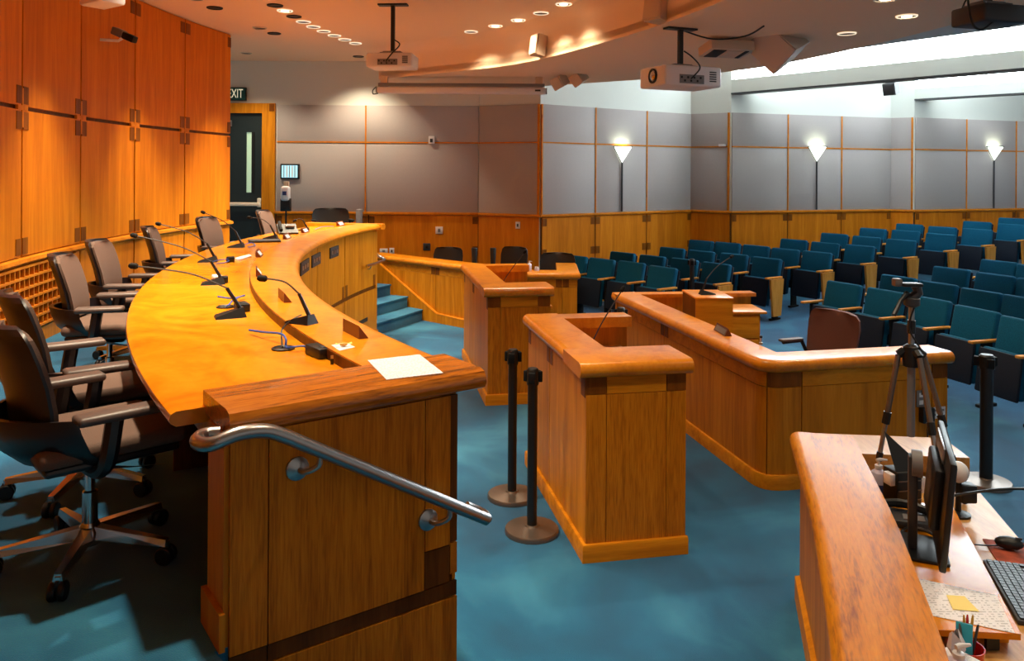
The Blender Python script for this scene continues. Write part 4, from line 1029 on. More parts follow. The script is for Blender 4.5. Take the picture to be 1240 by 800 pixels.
# camera on the panelled wall
a, z = PC(122, 48, RW-0.03)
p = pol(RW-0.025, a, z)
t = thing('wall_camera', 'small security camera on white bracket high on the panelled wall', 'camera', p, a)
MB().box(-0.012, 0.0, -0.05, 0.05, -0.045, 0.045, 0.004).build('mount_plate', 'white_plastic', t)
MB().tube([(-0.0, 0, 0), (0.16, 0.02, -0.005), (0.19, 0.03, 0.02)], 0.014, 8).build('bracket_arm', 'white_plastic', t)
MB().box(-0.13, 0.0, -0.04, 0.04, -0.03, 0.045, 0.01, Matrix.Translation((0.20, 0.05, 0.05)) @ Matrix.Rotation(R_(-20), 4, 'Z') @ Matrix.Rotation(R_(22), 4, 'Y')).build('camera_body', 'grey_plastic', t)
MB().box(0.0, 0.14, -0.034, 0.034, -0.028, 0.038, 0.01, Matrix.Translation((0.20, 0.05, 0.05)) @ Matrix.Rotation(R_(-20), 4, 'Z') @ Matrix.Rotation(R_(22), 4, 'Y')).build('camera_hood', 'black', t)
q = PD(124, -4, 5.2)
t = thing('ceiling_speaker', 'white box cut by the top edge above the panelled wall', 'speaker', q, R_(-35))
MB().box(-0.13, 0.13, -0.09, 0.09, -0.06, 0.06, 0.02).build('cabinet', 'white_plastic', t); MB().box(-0.05, 0.05, -0.03, 0.03, 0.06, CEIL-q.z-0.001).build('bracket', 'white_plastic', t)

# ================================================================== WALL FITTINGS
def text_mesh(s, size, depth):
    cu = bpy.data.curves.new('lettering', 'FONT'); cu.body = s; cu.size = size; cu.extrude = depth; cu.align_x = 'CENTER'; cu.align_y = 'CENTER'
    ob = bpy.data.objects.new('lettering', cu); COL.objects.link(ob)
    me = bpy.data.meshes.new_from_object(ob.evaluated_get(bpy.context.evaluated_depsgraph_get()))
    bpy.data.objects.remove(ob); return me
ex0, ez1 = wb.at(273.5, 106); ex1, ez0 = wb.at(299, 122)
t = thing('exit_sign', 'dark green exit sign with pale letters above the door', 'exit sign', (wb.p0.x+(ex0+ex1)/2, YB, (ez0+ez1)/2))
hw, hh = (ex1-ex0)/2, (ez1-ez0)/2
MB().box(-hw, hw, -0.045, 0.0, -hh, hh, 0.004).build('housing', 'black', t); MB().box(-hw+0.012, hw-0.012, -0.049, -0.044, -hh+0.012, hh-0.012).build('face', 'exit_green', t)
me = text_mesh('EXIT', 0.20, 0.002); me.materials.clear(); me.materials.append(MAT['exit_letter'])
o = bpy.data.objects.new('lettering', me); COL.objects.link(o); o.parent = t; o.location = (0.0, -0.052, 0); o.rotation_euler = (R_(90), 0, 0); o.scale = (0.62, 1.05, 1)
x, z = wb.at(352, 207.5)
t = thing('wall_screen', 'small lit screen in black frame on the grey wall panel', 'screen', (wb.p0.x+x, YB-0.025, z))
MB().box(-0.155, 0.155, -0.04, 0, -0.125, 0.125, 0.006).build('frame', 'black', t); MB().box(-0.13, 0.13, -0.043, -0.038, -0.10, 0.10).build('display', 'screen_lit', t)
for k in range(5): MB().box(-0.10+k*0.045, -0.085+k*0.045+0.006*(k % 2), -0.0445, -0.043, -0.095, 0.095).build('screen_bar', 'white_plastic' if k % 2 else 'grey_plastic', t)
x, z = wb.at(523, 169.5)
t = thing('thermostat', 'small white thermostat on the grey wall panel', 'thermostat', (wb.p0.x+x, YB-0.034, z))
MB().box(-0.05, 0.05, -0.03, 0, -0.065, 0.065, 0.006).build('cover', 'white_plastic', t); MB().box(-0.025, 0.02, -0.033, -0.03, -0.04, 0.02).build('display', 'dark_grey', t)
def plate(label, wall, px, mat, w_, h_, slot='dark_grey'):
    x, z = wall.at(*px); p = wall.p0+wall.u*x
    t = thing('wall_plate', label, 'switch plate', (p.x+wall.u.y*0.025, p.y-wall.u.x*0.025, z), math.atan2(wall.u.y, wall.u.x))
    MB().box(-w_, w_, -0.01, 0, -h_, h_, 0.003).build('cover', mat, t)
    MB().box(-w_*0.35, w_*0.35, -0.016, -0.01, -h_*0.45, h_*0.45, 0.002).build('switch', slot, t)
plate('white double switch plate on the brown wainscot', wb, (532, 278.5), 'white_plastic', 0.06, 0.06, 'grey_plastic')
plate('dark square plate low on the brown wainscot', wb, (517, 298.5), 'dark_grey', 0.06, 0.06, 'black')
plate('white switch plate on the dark return wall', w2, (628, 272.5), 'white_plastic', 0.04, 0.055)
plate('white square wall plate behind the steps', wb, (474.8, 303.5), 'white_plastic', 0.04, 0.05)
plate('white double wall plate behind the steps', wb, (465, 303.5), 'white_plastic', 0.065, 0.04, 'grey_plastic')
# hand sanitiser stand in front of the wall screen
q = PD(346.5, 240, 12.3)
t = thing('sanitizer_stand', 'white hand sanitiser dispenser on a thin black floor stand', 'dispenser', (q.x, 12.3, DAIS))
zc = q.z-DAIS
MB().lathe([(0.15, 0), (0.15, 0.015), (0.02, 0.03), (0.015, 0.05)], 20).build('base', 'black', t); MB().lathe([(0.014, 0.04), (0.014, zc)], 10).build('pole', 'black', t)
MB().box(-0.075, 0.075, -0.06, 0.04, zc-0.20, zc, 0.01).build('drip_tray', 'black', t)
MB().box(-0.07, 0.07, -0.09, 0.03, zc-0.04, zc+0.19, 0.04, None, 3).build('dispenser', 'white_plastic', t); MB().box(-0.03, 0.03, -0.095, -0.085, zc+0.05, zc+0.11).build('level_window', 'label_blue', t)
MB().box(-0.04, 0.04, -0.02, 0.04, zc+0.18, zc+0.26, 0.01).build('sign_holder', 'beige_plastic', t)
q = PD(435, 258, 12.4)
t = thing('desk_divider', 'small upright grey panel at the far end of the dais', 'panel', (q.x, 12.4, DAIS)); MB().box(-0.035, 0.035, -0.1, 0.1, 0.001, q.z-DAIS+0.06, 0.006).build('panel', 'grey_plastic', t); MB().box(-0.06, 0.06, -0.12, 0.12, 0, 0.02).build('foot', 'dark_grey', t)
# sconces
def sconce(label, wall, px):
    x, z = wall.at(px, 179); p = wall.p0+wall.u*x
    t = thing('wall_sconce', label, 'wall lamp', (p.x+wall.u.y*0.036, p.y-wall.u.x*0.036, z), math.atan2(wall.u.y, wall.u.x), 'triangular wall sconces')
    n = 12; V = []
    for j in range(n+1):
        an = math.pi*j/n; V.append((0.185*math.cos(an), -0.16*math.sin(an)-0.002, 0.02))
    V.append((0, -0.012, -0.26)); V.append((0, -0.002, -0.26))
    F = [(j, j+1, n+1) for j in range(n)]+[(0, n+1, n+2), (n, n+2, n+1), (0, n+2, n)]
    MB().add(V, F).build('glass_shade', 'sconce_glass', t)
    MB().tube([(0.19*math.cos(math.pi*j/n), -0.165*math.sin(math.pi*j/n)-0.002, 0.024) for j in range(n+1)], 0.010, 6).build('rim', 'dark_grey', t)
    MB().tube([(0.19, -0.008, 0.02), (0.0, -0.016, -0.27)], 0.008, 6).build('edge_bar', 'dark_grey', t); MB().tube([(-0.19, -0.008, 0.02), (0.0, -0.016, -0.27)], 0.008, 6).build('edge_bar', 'dark_grey', t)
    MB().tube([(0, -0.016, -0.26), (0, -0.016, -(z-RAIL)+0.03)], 0.016, 8).build('stem', 'dark_grey', t)
    l = bpy.data.lights.new('sconce_lamp', 'POINT'); l.energy = 1.2; l.color = (1.0, 0.95, 0.8); l.shadow_soft_size = 0.02
    lo = bpy.data.objects.new('sconce_lamp', l); COL.objects.link(lo); lo.parent = t; lo.location = (0, -0.075, -0.045)
sconce('triangular glowing wall lamp nearest the projection screen', w3, 751); sconce('triangular glowing wall lamp on the middle wall bay', w5, 987); sconce('triangular glowing wall lamp on the rightmost wall bay', w7, 1201)
# nightlight box between bays
x, z = w4.at(876, 176); p = w4.p0+w4.u*x
o = MB().box(-0.06, 0.06, -0.05, 0, -0.02, 0.02, 0.005).build('wall_sensor', 'white_plastic'); o.location = (p.x+w4.u.y*0.036, p.y-w4.u.x*0.036, z); o.rotation_euler = (0, 0, math.atan2(w4.u.y, w4.u.x)); tag(o, 'tiny white sensor on the corner trim between two wall bays', 'sensor')

# ================================================================== THINGS ON THE DAIS DESK
def nameplate(label, px, z, yaw, L=0.20):
    p = P(px[0], px[1], z)
    t = thing('name_plate', label, 'name plate', p, yaw, 'wooden name plates on the ledge')
    m = MB(); m.add([(-0.012, -L/2, 0.0), (0.03, -L/2, 0.0), (-0.012, -L/2, 0.055), (-0.012, L/2, 0.0), (0.03, L/2, 0), (-0.012, L/2, 0.055)], [(0, 2, 1), (3, 4, 5), (0, 1, 4, 3), (1, 2, 5, 4), (2, 0, 3, 5)])
    m.build('block', 'plate_wood', t, smooth=False)
    MB().add([(0.0235, -L*0.32, 0.010), (0.0235, L*0.32, 0.010), (-0.0012, L*0.32, 0.0425), (-0.0012, -L*0.32, 0.0425)], [(0, 1, 2, 3)]).build('label_strip', 'paper', t, smooth=False)
def yawat(px, z): p = P(px[0], px[1], z); return math.atan2(CY-p.y, CX-p.x)
for px, lb in (((343, 363), 'wooden name plate on the ledge behind the near gooseneck microphone'), ((428, 405), 'wooden name plate nearest the camera, by the small white card'),
               ((313, 310), 'name plate on the inner curve of the ledge'), ((347, 289), 'name plate in front of the tablet'), ((369, 281.5), 'reddish name plate in front of the phone'),
               ((412, 273), 'name plate closest to the far end of the desk'), ((312, 332.5), 'name plate lying close to the microphone head')):
    nameplate(lb, px, LT+0.0005, yawat(px, LT))
def sheet(label, corners, z, mat='paper_print', cat='paper', th=0.0015):
    pts = [P(x, y, z) for x, y in corners]; c = sum((Vector(p) for p in pts), Vector())/4
    o = MB().prism([(p.x-c.x, p.y-c.y) for p in pts], 0, th).build('paper_sheet', mat, None, smooth=False); o.location = (c.x, c.y, z+0.0006)
    return tag(o, label, cat)
sheet('large printed sheet on the near corner of the council desk', [(445, 436.5), (508, 429.5), (537, 452), (468, 460)], LT+0.002)
sheet('small white card under a wrapped candy', [(401, 418), (419, 415), (430, 420.5), (411, 425)], LT, 'paper', 'card')
q = P(416, 419, LT+0.004); t = thing('wrapped_candy', 'wrapped golden candy lying on the small white card', 'candy', q, 0.4)
MB().ball((0, 0, 0.008), 0.011, 10, 8, (1.5, 1, 0.7)).build('sweet', 'candy', t)
for s in (-1, 1): MB().add([(s*0.013, 0, 0.008), (s*0.032, -0.012, 0.011), (s*0.030, 0.012, 0.005), (s*0.032, 0, 0.016)], [(0, 1, 2), (0, 2, 3), (0, 3, 1), (1, 3, 2)]).build('wrapper_twist', 'sticky', t)
sheet('folded white paper on the work surface beside the third microphone', [(284, 314), (301, 309.5), (305, 311), (289, 316)], WS, 'paper', th=0.012)
def hub(label, px, z, yaw, L=0.13):
    p = P(px[0], px[1], z); t = thing('usb_hub', label, 'connector box', p, yaw)
    MB().box(-L/2, L/2, -0.032, 0.032, 0.0005, 0.042, 0.006).build('case', 'black', t); MB().box(-L*0.35, -L*0.1, -0.02, 0.01, 0.042, 0.044).build('top_port', 'dark_grey', t)
hub('black connector box against the ledge, nearest the camera', (386.5, 431), WS, R_(130))
hub('black connector box beside the first microphone', (293, 376), WS, R_(120), 0.11)
hub('small black connector box by the white adapter', (270, 342), WS, R_(110), 0.08)
hub('black connector box behind the third microphone', (279, 317), WS, R_(110), 0.08)
p = P(258, 344, WS); t = thing('power_adapter', 'white adapter plug next to the second microphone', 'adapter', P(263, 339, WS), R_(120)); MB().box(-0.05, 0.05, -0.03, 0.03, 0.0005, 0.035, 0.008).build('case', 'white_plastic', t); MB().box(0.05, 0.075, -0.01, 0.01, 0.01, 0.025).build('plug', 'grey_plastic', t)
def grommet(label, px):
    p = P(px[0], px[1], WS); t = thing('cable_grommet', label, 'cable port', p)
    MB().lathe([(0.048, 0.0005), (0.048, 0.006), (0.040, 0.009), (0.034, 0.004)], 24).build('ring', 'black', t); MB().lathe([(0.034, 0.0008), (0.034, 0.0035), (0.001, 0.0035)], 20).build('brush_insert', 'dark_grey', t)
grommet('black round cable port with blue cables, nearest the camera', (343, 422.5)); grommet('black round cable port beside the first microphone', (273, 372))
def cable(label, pts, mat='cable_blue', r=0.0045):
    o = MB().tube(spline([tuple(p) for p in pts], 5), r, 6).build('cable', mat); return tag(o, label, 'cable')
def W(x, y, dz=0.006): return P(x, y, WS+dz)
cable('blue cable standing up out of the near cable port', [W(302, 399.5, 0.02), W(320, 402, 0.03), W(340, 404, 0.045), W(346, 410, 0.04), W(346, 418, 0.015), W(347, 421)])
cable('short blue cable from the near port to the connector box', [W(347, 421), W(355, 420, 0.02), W(368, 419, 0.02), W(376, 422, 0.02)])
cable('black cable looping from the ledge microphone to the near port', [P(365, 381, LT+0.01), P(352, 388, LT+0.012), P(342, 398, LT+0.008), W(341, 408, 0.03), W(342, 420)], 'black', 0.0035)
cable('blue cable beside the first microphone', [W(264, 359, 0.02), W(280, 361, 0.02), W(296, 358, 0.02)]); cable('bent blue cable near the first microphone', [W(296, 357.5, 0.02), W(284, 362, 0.03), W(277, 369, 0.02), W(274, 372)])
cable('coiled blue cable behind the third microphone', [W(257, 317), W(264, 315, 0.02), W(272, 314, 0.03), W(279, 314, 0.02), W(272, 318, 0.01), W(262, 319, 0.01)])
cable('blue cable tangle beside the fourth microphone', [W(293, 297), W(299, 295, 0.02), W(305, 294, 0.02), W(309, 297, 0.01), W(300, 299, 0.01)])
cable('thin blue cable on the far work surface', [P(381, 278, WS+0.02), P(388, 275, WS+0.02), P(395, 274, WS+0.02), P(404, 274, WS+0.01)])
q = P(402, 441, WS); t = thing('usb_stick', 'tiny black usb stick standing at the near end board', 'usb stick', q, 0.3); MB().box(-0.006, 0.006, -0.004, 0.004, 0.0, 0.022).build('body', 'black', t); MB().box(-0.005, 0.005, -0.003, 0.003, 0.022, 0.034).build('plug', 'steel', t)
q = P(327, 290.5, WS); t = thing('tablet_stand', 'black tablet lying on the far work surface', 'tablet', P(320, 292.5, WS), R_(20)); MB().box(-0.16, 0.16, -0.12, 0.12, 0.0005, 0.018, 0.004).build('case', 'black', t); MB().box(-0.14, 0.14, -0.10, 0.10, 0.018, 0.0195).build('display', 'dark_grey', t)
q = P(348, 283, WS); t = thing('desk_phone', 'black desk phone with handset on the far work surface', 'phone', q, R_(25)); MB().add([(-0.11, -0.1, 0), (0.11, -0.1, 0), (0.11, 0.1, 0), (-0.11, 0.1, 0), (-0.11, -0.1, 0.02), (0.11, -0.1, 0.02), (0.11, 0.1, 0.11), (-0.11, 0.1, 0.11)], [(3, 2, 1, 0), (4, 5, 6, 7), (0, 1, 5, 4), (1, 2, 6, 5), (2, 3, 7, 6), (3, 0, 4, 7)]).build('base', 'black', t, smooth=False)
MB().tube(spline([(-0.08, -0.07, 0.05), (-0.085, 0.0, 0.10), (-0.08, 0.08, 0.13)], 4), 0.02, 8).build('handset', 'black_matte', t); MB().box(-0.02, 0.08, 0.0, 0.05, 0.075, 0.095, 0, Matrix.Rotation(R_(8), 4, 'X')).build('display', 'grey_plastic', t)

# small things on the other desks
def pump_bottle(label, loc, r, h, mat='bottle_white', lab=None, rz=0.0):
    t = thing('pump_bottle', label, 'bottle', loc, rz)
    MB().lathe([(r*0.95, 0.0), (r, 0.008), (r, h*0.62), (r*0.85, h*0.72), (r*0.42, h*0.78), (r*0.42, h*0.84)], 20).build('bottle', mat, t)
    if lab: MB().lathe([(r*1.01, h*0.12), (r*1.015, h*0.13), (r*1.015, h*0.48), (r*1.01, h*0.49)], 20).build('label_band', lab, t)
    MB().lathe([(r*0.46, h*0.80), (r*0.46, h*0.87), (r*0.14, h*0.88), (r*0.14, h*0.97)], 14).build('collar', 'white_plastic', t)
    MB().tube([(-r*0.3, 0, h*0.975), (r*0.2, 0, h*0.985), (r*1.2, 0, h*0.96)], [r*0.2, r*0.22, r*0.12], 8).build('pump_head', 'white_plastic', t)
pump_bottle('clear pump bottle on the staff desk cap', P(641, 327, H_S), 0.03, 0.12)
q = P(650, 327.5, H_S); t = thing('small_jar', 'tiny pale jar next to the clear pump bottle', 'jar', q); MB().lathe([(0.03, 0), (0.032, 0.03), (0.02, 0.035)], 14).build('jar', 'bottle_white', t); MB().lathe([(0.026, 0.035), (0.026, 0.05), (0.001, 0.052)], 14).build('lid', 'white_plastic', t)
pump_bottle('white pump bottle on the worktop behind the lectern box', (1.36, 8.05, 0.69), 0.03, 0.14, rz=0.3)
for x, lb in ((574.5, 'dark tapered desk device under the return wall, left one'), (597, 'dark tapered desk device under the return wall, right one')):
    q = PD(x, 315, 11.5); t = thing('desk_device', lb, 'device', (q.x, 11.5, 0.69)); zt = PD(x, 300, 11.5).z-0.69
    MB().lathe([(0.028, 0.0), (0.03, 0.02), (0.045, zt-0.01), (0.042, zt)], 14).build('body', 'black', t); MB().lathe([(0.05, 0.0), (0.05, 0.008), (0.03, 0.012)], 14).build('foot', 'black_matte', t)
q = P(877, 401, H_C); t = thing('name_plate', 'dark name plate on the cap of the right hand desk', 'name plate', P(875, 403, H_C), R_(185))
m = MB(); m.add([(-0.03, -0.13, 0), (0.03, -0.13, 0), (0.0, -0.13, 0.06), (-0.03, 0.13, 0), (0.03, 0.13, 0), (0.0, 0.13, 0.06)], [(0, 2, 1), (3, 4, 5), (0, 1, 4, 3), (1, 2, 5, 4), (2, 0, 3, 5)]); m.build('block', 'plate_wood', t, smooth=False)
MB().add([(0.0265, -0.11, 0.008), (0.0265, 0.11, 0.008), (0.007, 0.11, 0.047), (0.007, -0.11, 0.047)], [(0, 1, 2, 3)]).build('label_strip', 'grey_plastic', t, smooth=False)
q = P(921.5, 417, H_C); t = thing('small_clamp', 'small metal pin standing on the corner of the right hand desk', 'clamp', q); MB().lathe([(0.014, 0), (0.014, 0.015), (0.006, 0.02), (0.006, 0.05)], 12).build('stem', 'steel', t); MB().lathe([(0.011, 0.05), (0.011, 0.068), (0.001, 0.07)], 12).build('knob', 'black', t)
# outlet and adapter on the near face of the right hand desk
fdir = (c_se2-cn).normalized(); fn = Vector((fdir.y, -fdir.x))
def on_face(s, z, nm, lb, cat): p = cn+fdir*s+fn*0.004; return thing(nm, lb, cat, (p.x, p.y, z), math.atan2(fdir.y, fdir.x))
def s_at(x): r = ray(x, 480); n_ = Vector((-fdir.y, fdir.x)); t_ = (cn.x*n_.x+cn.y*n_.y)/(r.x*n_.x+r.y*n_.y); return (Vector((r.x*t_, t_))-cn).dot(fdir), t_
s_, d_ = s_at(1114); zz = PD(1114, 482, d_).z
t = on_face(s_, zz, 'outlet_plate', 'grey power outlet on the right hand desk behind the tripod', 'outlet'); MB().box(-0.035, 0.035, -0.008, 0, -0.06, 0.06, 0.002).build('cover', 'grey_plastic', t); MB().box(-0.016, 0.016, -0.012, -0.008, 0.012, 0.042).build('socket', 'white_plastic', t); MB().box(-0.016, 0.016, -0.012, -0.008, -0.042, -0.012).build('socket', 'white_plastic', t)
s_, d_ = s_at(1119); zz = PD(1119, 501, d_).z
t = on_face(s_, zz, 'power_brick', 'black power brick plugged in below the grey outlet', 'adapter'); MB().box(-0.05, 0.05, -0.05, -0.0, -0.055, 0.055, 0.008).build('case', 'black', t); MB().tube(spline([(0, -0.03, -0.05), (0.0, -0.035, -0.2), (0.01, -0.03, -0.42)], 5), 0.005, 6).build('cord', 'black', t)
s_, d_ = s_at(1137); zz = PD(1137, 499, d_).z
t = on_face(s_, zz, 'notice_label', 'white printed label on the right hand desk beside the tripod', 'label'); MB().box(-0.05, 0.05, -0.003, 0, -0.042, 0.042).build('card', 'paper', t); MB().box(-0.04, 0.04, -0.0035, -0.003, 0.01, 0.025).build('print_line', 'grey_plastic', t); MB().box(-0.04, 0.02, -0.0035, -0.003, -0.02, -0.008).build('print_line', 'grey_plastic', t)

# ================================================================== CLERK DESK THINGS
RS = 0.775
t = thing('tripod', 'silver camera tripod with folded black head standing on the clerk desk', 'tripod', (1.83, 3.64, 0.70))
hz = 0.69
MB().tube([(0, 0, 0.30), (0.0, 0, hz+0.02)], 0.017, 12).build('lower_column', 'grey_plastic', t)
MB().tube([(0, 0, hz+0.02), (0, 0, 0.90)], 0.013, 12).build('centre_column', 'steel', t); MB().tube([(0, 0, 0.77), (0, 0, 0.83)], 0.0175, 12).build('column_collar', 'black', t)
hb_ = MB(); hb_.lathe([(0.035, hz-0.07), (0.04, hz-0.02), (0.035, hz+0.02), (0.02, hz+0.03)], 14); hb_.build('shoulder', 'black', t)
for an, sp_ in ((R_(168), 0.165), (R_(-5), 0.24), (R_(-80), 0.24)):
    u = Vector((math.cos(an), math.sin(an), 0)); top = u*0.055+Vector((0, 0, hz-0.02)); ft = u*sp_+Vector((0, 0, 0.005))
    lg = MB().tube([top, top.lerp(ft, 0.45)], 0.013, 8).build('leg', 'bronze_steel', t)
    MB().tube([top.lerp(ft, 0.40), top.lerp(ft, 0.48)], 0.018, 8).build('leg_lock', 'black', lg); MB().tube([top.lerp(ft, 0.45), top.lerp(ft, 0.72)], 0.0105, 8).build('leg_section', 'steel', lg)
    MB().tube([top.lerp(ft, 0.68), top.lerp(ft, 0.74)], 0.015, 8).build('leg_lock', 'black', lg); MB().tube([top.lerp(ft, 0.72), top.lerp(ft, 0.98)], 0.008, 8).build('leg_section', 'steel', lg); MB().tube([top.lerp(ft, 0.955), ft], 0.012, 8).build('foot', 'black', lg)
    MB().tube([u*0.03+Vector((0, 0, hz)), top], 0.02, 8).build('hinge', 'black', lg)
hd = MB(); hd.lathe([(0.02, 0.89), (0.035, 0.90), (0.035, 0.93), (0.02, 0.94)], 14); hd.tube([(0.0, 0.0, 0.93), (0.03, 0.0, 0.955), (0.02, 0.0, 0.985)], 0.022, 10); hd.build('pan_head', 'dark_grey', t)
MB().box(-0.05, 0.04, -0.03, 0.03, 0.985, 1.0, 0.004).build('quick_release_plate', 'black', t); MB().box(-0.085, -0.05, -0.02, 0.02, 0.985, 1.02, 0.006, Matrix.Translation((0, 0, 0)) @ Matrix.Rotation(R_(0), 4, 'Z')).build('phone_clamp', 'bronze_steel', t)
MB().tube([(-0.02, 0.0, 0.955), (-0.06, -0.02, 0.92), (-0.10, -0.04, 0.86)], [0.012, 0.009, 0.011], 8).build('pan_handle', 'black', t); MB().tube(spline([(0.02, -0.015, 0.93), (-0.02, -0.02, 0.80), (0.035, -0.03, 0.68), (0.03, -0.04, 0.5)], 5), 0.004, 6).build('cable', 'black', t)
# monitor seen almost edge on
mb = P(1117, 668, RS); t = thing('computer_monitor', 'thin black computer monitor seen from the side on the riser shelf', 'monitor', (mb.x, mb.y, RS), R_(-24))
MB().box(-0.11, 0.085, -0.10, 0.13, 0.0006, 0.014, 0.005).build('base', 'black', t)
MB().box(-0.05, -0.018, -0.028, 0.028, 0.014, 0.36, 0.006).build('neck', 'dark_grey', t); MB().lathe([(0.05, -0.018), (0.05, 0.018), (0.02, 0.02)], 16, Matrix.Translation((-0.02, 0, 0.33)) @ Matrix.Rotation(R_(90), 4, 'Y')).build('pivot', 'grey_plastic', t)
Mm = Matrix.Translation((0.075, 0, 0.26)) @ Matrix.Rotation(R_(5), 4, 'Y')
ms = MB().box(-0.022, 0.0, -0.27, 0.27, -0.21, 0.17, 0.006, Mm).build('screen_housing', 'black', t)
MB().box(0.0, 0.002, -0.255, 0.255, -0.195, 0.155, 0, Mm).build('display', 'dark_grey', ms); MB().box(-0.055, -0.02, -0.15, 0.15, -0.12, 0.10, 0.012, Mm).build('back_bulge', 'black', ms)
MB().box(-0.03, -0.021, -0.10, 0.18, 0.11, 0.165, 0.003, Mm).build('back_strip', 'steel', ms)
# dark office phone/scanner group behind the monitor
q = (1.70, 3.36, RS); t = thing('document_tray', 'black desk organiser tower behind the monitor', 'organiser', (1.70, 3.44, 0.775), R_(10))
MB().box(-0.06, 0.06, -0.04, 0.06, 0.0005, 0.15, 0.008).build('body', 'black', t)
for k in range(3): MB().box(-0.055, 0.055, -0.044, -0.04, 0.03+0.04*k, 0.034+0.04*k).build('shelf_edge', 'bronze_steel', t)
MB().add([(-0.06, -0.03, 0.15), (0.07, -0.03, 0.15), (0.07, 0.05, 0.15), (-0.06, 0.05, 0.30), (-0.06, -0.02, 0.17), (0.07, -0.02, 0.17)], [(0, 1, 2, 3), (3, 2, 5, 4), (0, 4, 5, 1), (0, 3, 4), (1, 5, 2)]).build('flap', 'black', t, smooth=False)
MB().box(-0.085, -0.06, -0.03, 0.02, 0.09, 0.14, 0.004).build('side_clip', 'white_plastic', t); MB().box(0.06, 0.085, -0.03, 0.02, 0.05, 0.12, 0.004).build('side_clip', 'white_plastic', t)
t = thing('desk_phone', 'black desk phone between the organiser and the monitor base', 'phone', (1.60, 3.25, RS), R_(-20))
MB().box(-0.11, 0.11, -0.07, 0.07, 0.0005, 0.035, 0.012, Matrix.Rotation(R_(0), 4, 'X')).build('base', 'dark_grey', t); MB().tube(spline([(-0.10, 0.03, 0.05), (0, 0.04, 0.065), (0.10, 0.03, 0.05)], 4), 0.018, 8).build('handset', 'black', t); MB().box(0.0, 0.08, -0.05, 0.0, 0.035, 0.038).build('keypad', 'grey_plastic', t)
cable('black cable looping over the riser shelf beside the monitor base', [P(1082, 628, RS+0.01), P(1076, 640, RS+0.03), P(1082, 655, RS+0.01), P(1096, 640, RS+0.01), P(1115, 640, RS+0.02), P(1132, 648, RS+0.02)], 'black', 0.006)
cable('black cable crossing the gap to the right edge of the picture', [(1.88, 3.45, 0.80), (2.15, 3.42, 0.85), (2.5, 3.4, 0.84), (2.9, 3.4, 0.85)], 'black', 0.006)
q = P(1053, 580, 0.72); pump_bottle('white pump bottle with a blue label behind the curved counter', (1.665, 3.60, 0.70), 0.036, 0.21, lab='label_blue', rz=0.2)
t = thing('web_camera', 'round white camera head beside the monitor top', 'camera', (1.97, 3.50, 0.70)); MB().lathe([(0.05, 0), (0.05, 0.01), (0.012, 0.02), (0.012, 0.16)], 14).build('stand', 'black', t); MB().ball((0, 0, 0.19), 0.042, 14, 10, (1, 1, 1.1)).build('head', 'white_plastic', t); MB().box(0.0, 0.07, -0.03, 0.03, 0.06, 0.14, 0.01).build('body', 'black', t)
# papers, note, keyboard, mouse
sheet('printed form on the riser shelf next to the monitor', [(1094, 697), (1207, 721), (1229, 767), (1102, 740)], RS, 'paper_form')
sheet('yellow sticky note on the printed form', [(1146, 720.5), (1168, 722), (1186, 740.5), (1154, 738)], RS+0.003, 'sticky', 'sticky note', 0.001)
kp = P(1190, 677, 0.715); kd = (P(1240, 765, 0.715)-kp); kd.z = 0; ku = kd.normalized()
t = thing('keyboard', 'black computer keyboard at the right edge of the picture', 'keyboard', (kp.x, kp.y, 0.7005), math.atan2(ku.y, ku.x))
MB().box(0, 0.44, 0.0, 0.145, 0.0, 0.016, 0.004).build('case', 'dark_grey', t)
key = None
for r in range(6):
    n = 20
    for c in range(n):
        if r == 0 and c in (1, 6, 11): continue
        if r in (1, 2) and c == 15 and r == 2: pass
        x0, y0 = 0.008+c*0.0213, 0.117-r*0.0215
        if key is None: key = MB().box(0.0012, 0.0190, 0.001, 0.0188, 0.016, 0.022, 0.0).build('key', 'black', t); key.location = (x0, y0, 0)
        else: inst(key, t, (x0, y0, 0))
q = P(1220, 667, 0.705); t = thing('mouse_pad', 'red patterned mouse pad on the light desktop', 'mouse pad', (2.0, 3.15, 0.7002), R_(-106)); MB().box(-0.10, 0.10, -0.09, 0.06, 0.0, 0.004, 0.001).build('pad', 'mousepad', t)
q = P(1222, 663, 0.71); t = thing('computer_mouse', 'black computer mouse on the red mouse pad', 'mouse', (q.x, q.y, 0.7045), R_(160)); MB().ball((0, 0, 0.012), 0.05, 14, 8, (1.05, 0.6, 0.5)).build('shell', 'black', t); MB().box(-0.045, -0.02, -0.004, 0.004, 0.028, 0.038, 0.002).build('wheel', 'dark_grey', t)
t.location.z = 0.7175
cable('mouse cable lying on the red mouse pad', [P(1208, 660, 0.712), P(1195, 660, 0.712), P(1180, 659, 0.712)], 'black', 0.003)
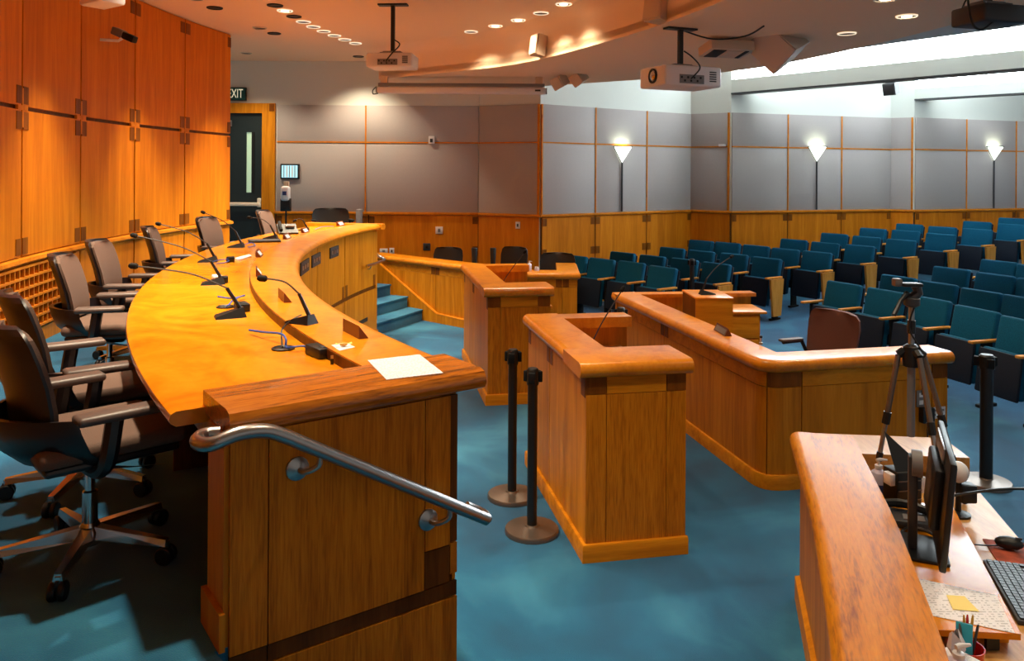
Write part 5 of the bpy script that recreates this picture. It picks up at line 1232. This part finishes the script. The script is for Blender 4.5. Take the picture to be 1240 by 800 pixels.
# mug with pens, bottle, tissue
mg = P(1170, 782, 0.80); t = thing('pen_mug', 'red mug full of pencils and cards in the bottom right corner', 'mug', (mg.x, mg.y, 0.7005), R_(200))
MB().lathe([(0.036, 0.0), (0.040, 0.005), (0.050, 0.10), (0.047, 0.10), (0.038, 0.008), (0.001, 0.008)], 24).build('cup', 'red_mug', t)
MB().tube(spline([(0.042, 0, 0.03), (0.075, 0, 0.035), (0.078, 0, 0.07), (0.046, 0, 0.08)], 5), 0.006, 8).build('handle', 'red_mug', t)
for i, (dx, dy, mt_, L) in enumerate(((0.028, 0.02, 'pencil', 0.17), (0.02, 0.03, 'red_mug', 0.165), (0.01, 0.028, 'pencil', 0.165), (0.0, 0.02, 'label_blue', 0.14), (0.03, 0.0, 'dark_grey', 0.155), (-0.01, 0.012, 'bronze_steel', 0.15))):
    o = MB().tube([(0, 0, 0), (dx*0.9, dy*0.9, L*0.93), (dx, dy, L)], [0.0038, 0.0038, 0.002], 6).build('pencil', mt_); o.location = (mg.x+dx*0.2, mg.y+dy*0.2, 0.709); tag(o, ['yellow pencil tilted left in the red mug', 'red pencil in the red mug', 'second yellow pencil, in the middle of the red mug', 'dark blue pen in the red mug', 'dark grey pen at the rim of the red mug', 'brown pen at the back of the red mug'][i], 'pencil')
o = MB().box(-0.004, 0.004, -0.022, 0.022, 0, 0.15, 0.001, Matrix.Rotation(R_(12), 4, 'Y')).build('card_strip', 'teal_card'); o.location = (mg.x-0.012, mg.y-0.010, 0.712); o.rotation_euler = (0, 0, R_(60)); tag(o, 'bright teal card strip standing in the red mug', 'card')
bq = P(1143, 775, 0.86); pump_bottle('white pump bottle in front of the red mug', (bq.x+0.02, bq.y-0.04, 0.7005), 0.035, 0.17, rz=0.3)
tq = P(1114, 772, 0.84); t = thing('tissue_box', 'box with a white tissue sticking up beside the curved counter', 'tissue box', (tq.x+0.095, tq.y-0.03, 0.7005), R_(30))
MB().box(-0.045, 0.045, -0.05, 0.05, 0, 0.10, 0.004).build('box', 'paper_form', t)
m = MB(); V = []
for i in range(9):
    an = 2*math.pi*i/8
    r0 = 0.018; r1 = 0.035+0.012*math.sin(3*an)
    V += [(r0*math.cos(an), 0.4*r0*math.sin(an), 0.10), (r1*math.cos(an), 0.5*r1*math.sin(an), 0.135), (r1*0.4*math.cos(an)-0.015, 0.3*r1*math.sin(an), 0.175+0.01*math.cos(2*an))]
m.add(V, [(i*3+k, (i+1)*3+k, (i+1)*3+k+1, i*3+k+1) for i in range(8) for k in range(2)]); m.build('tissue', 'paper', t)
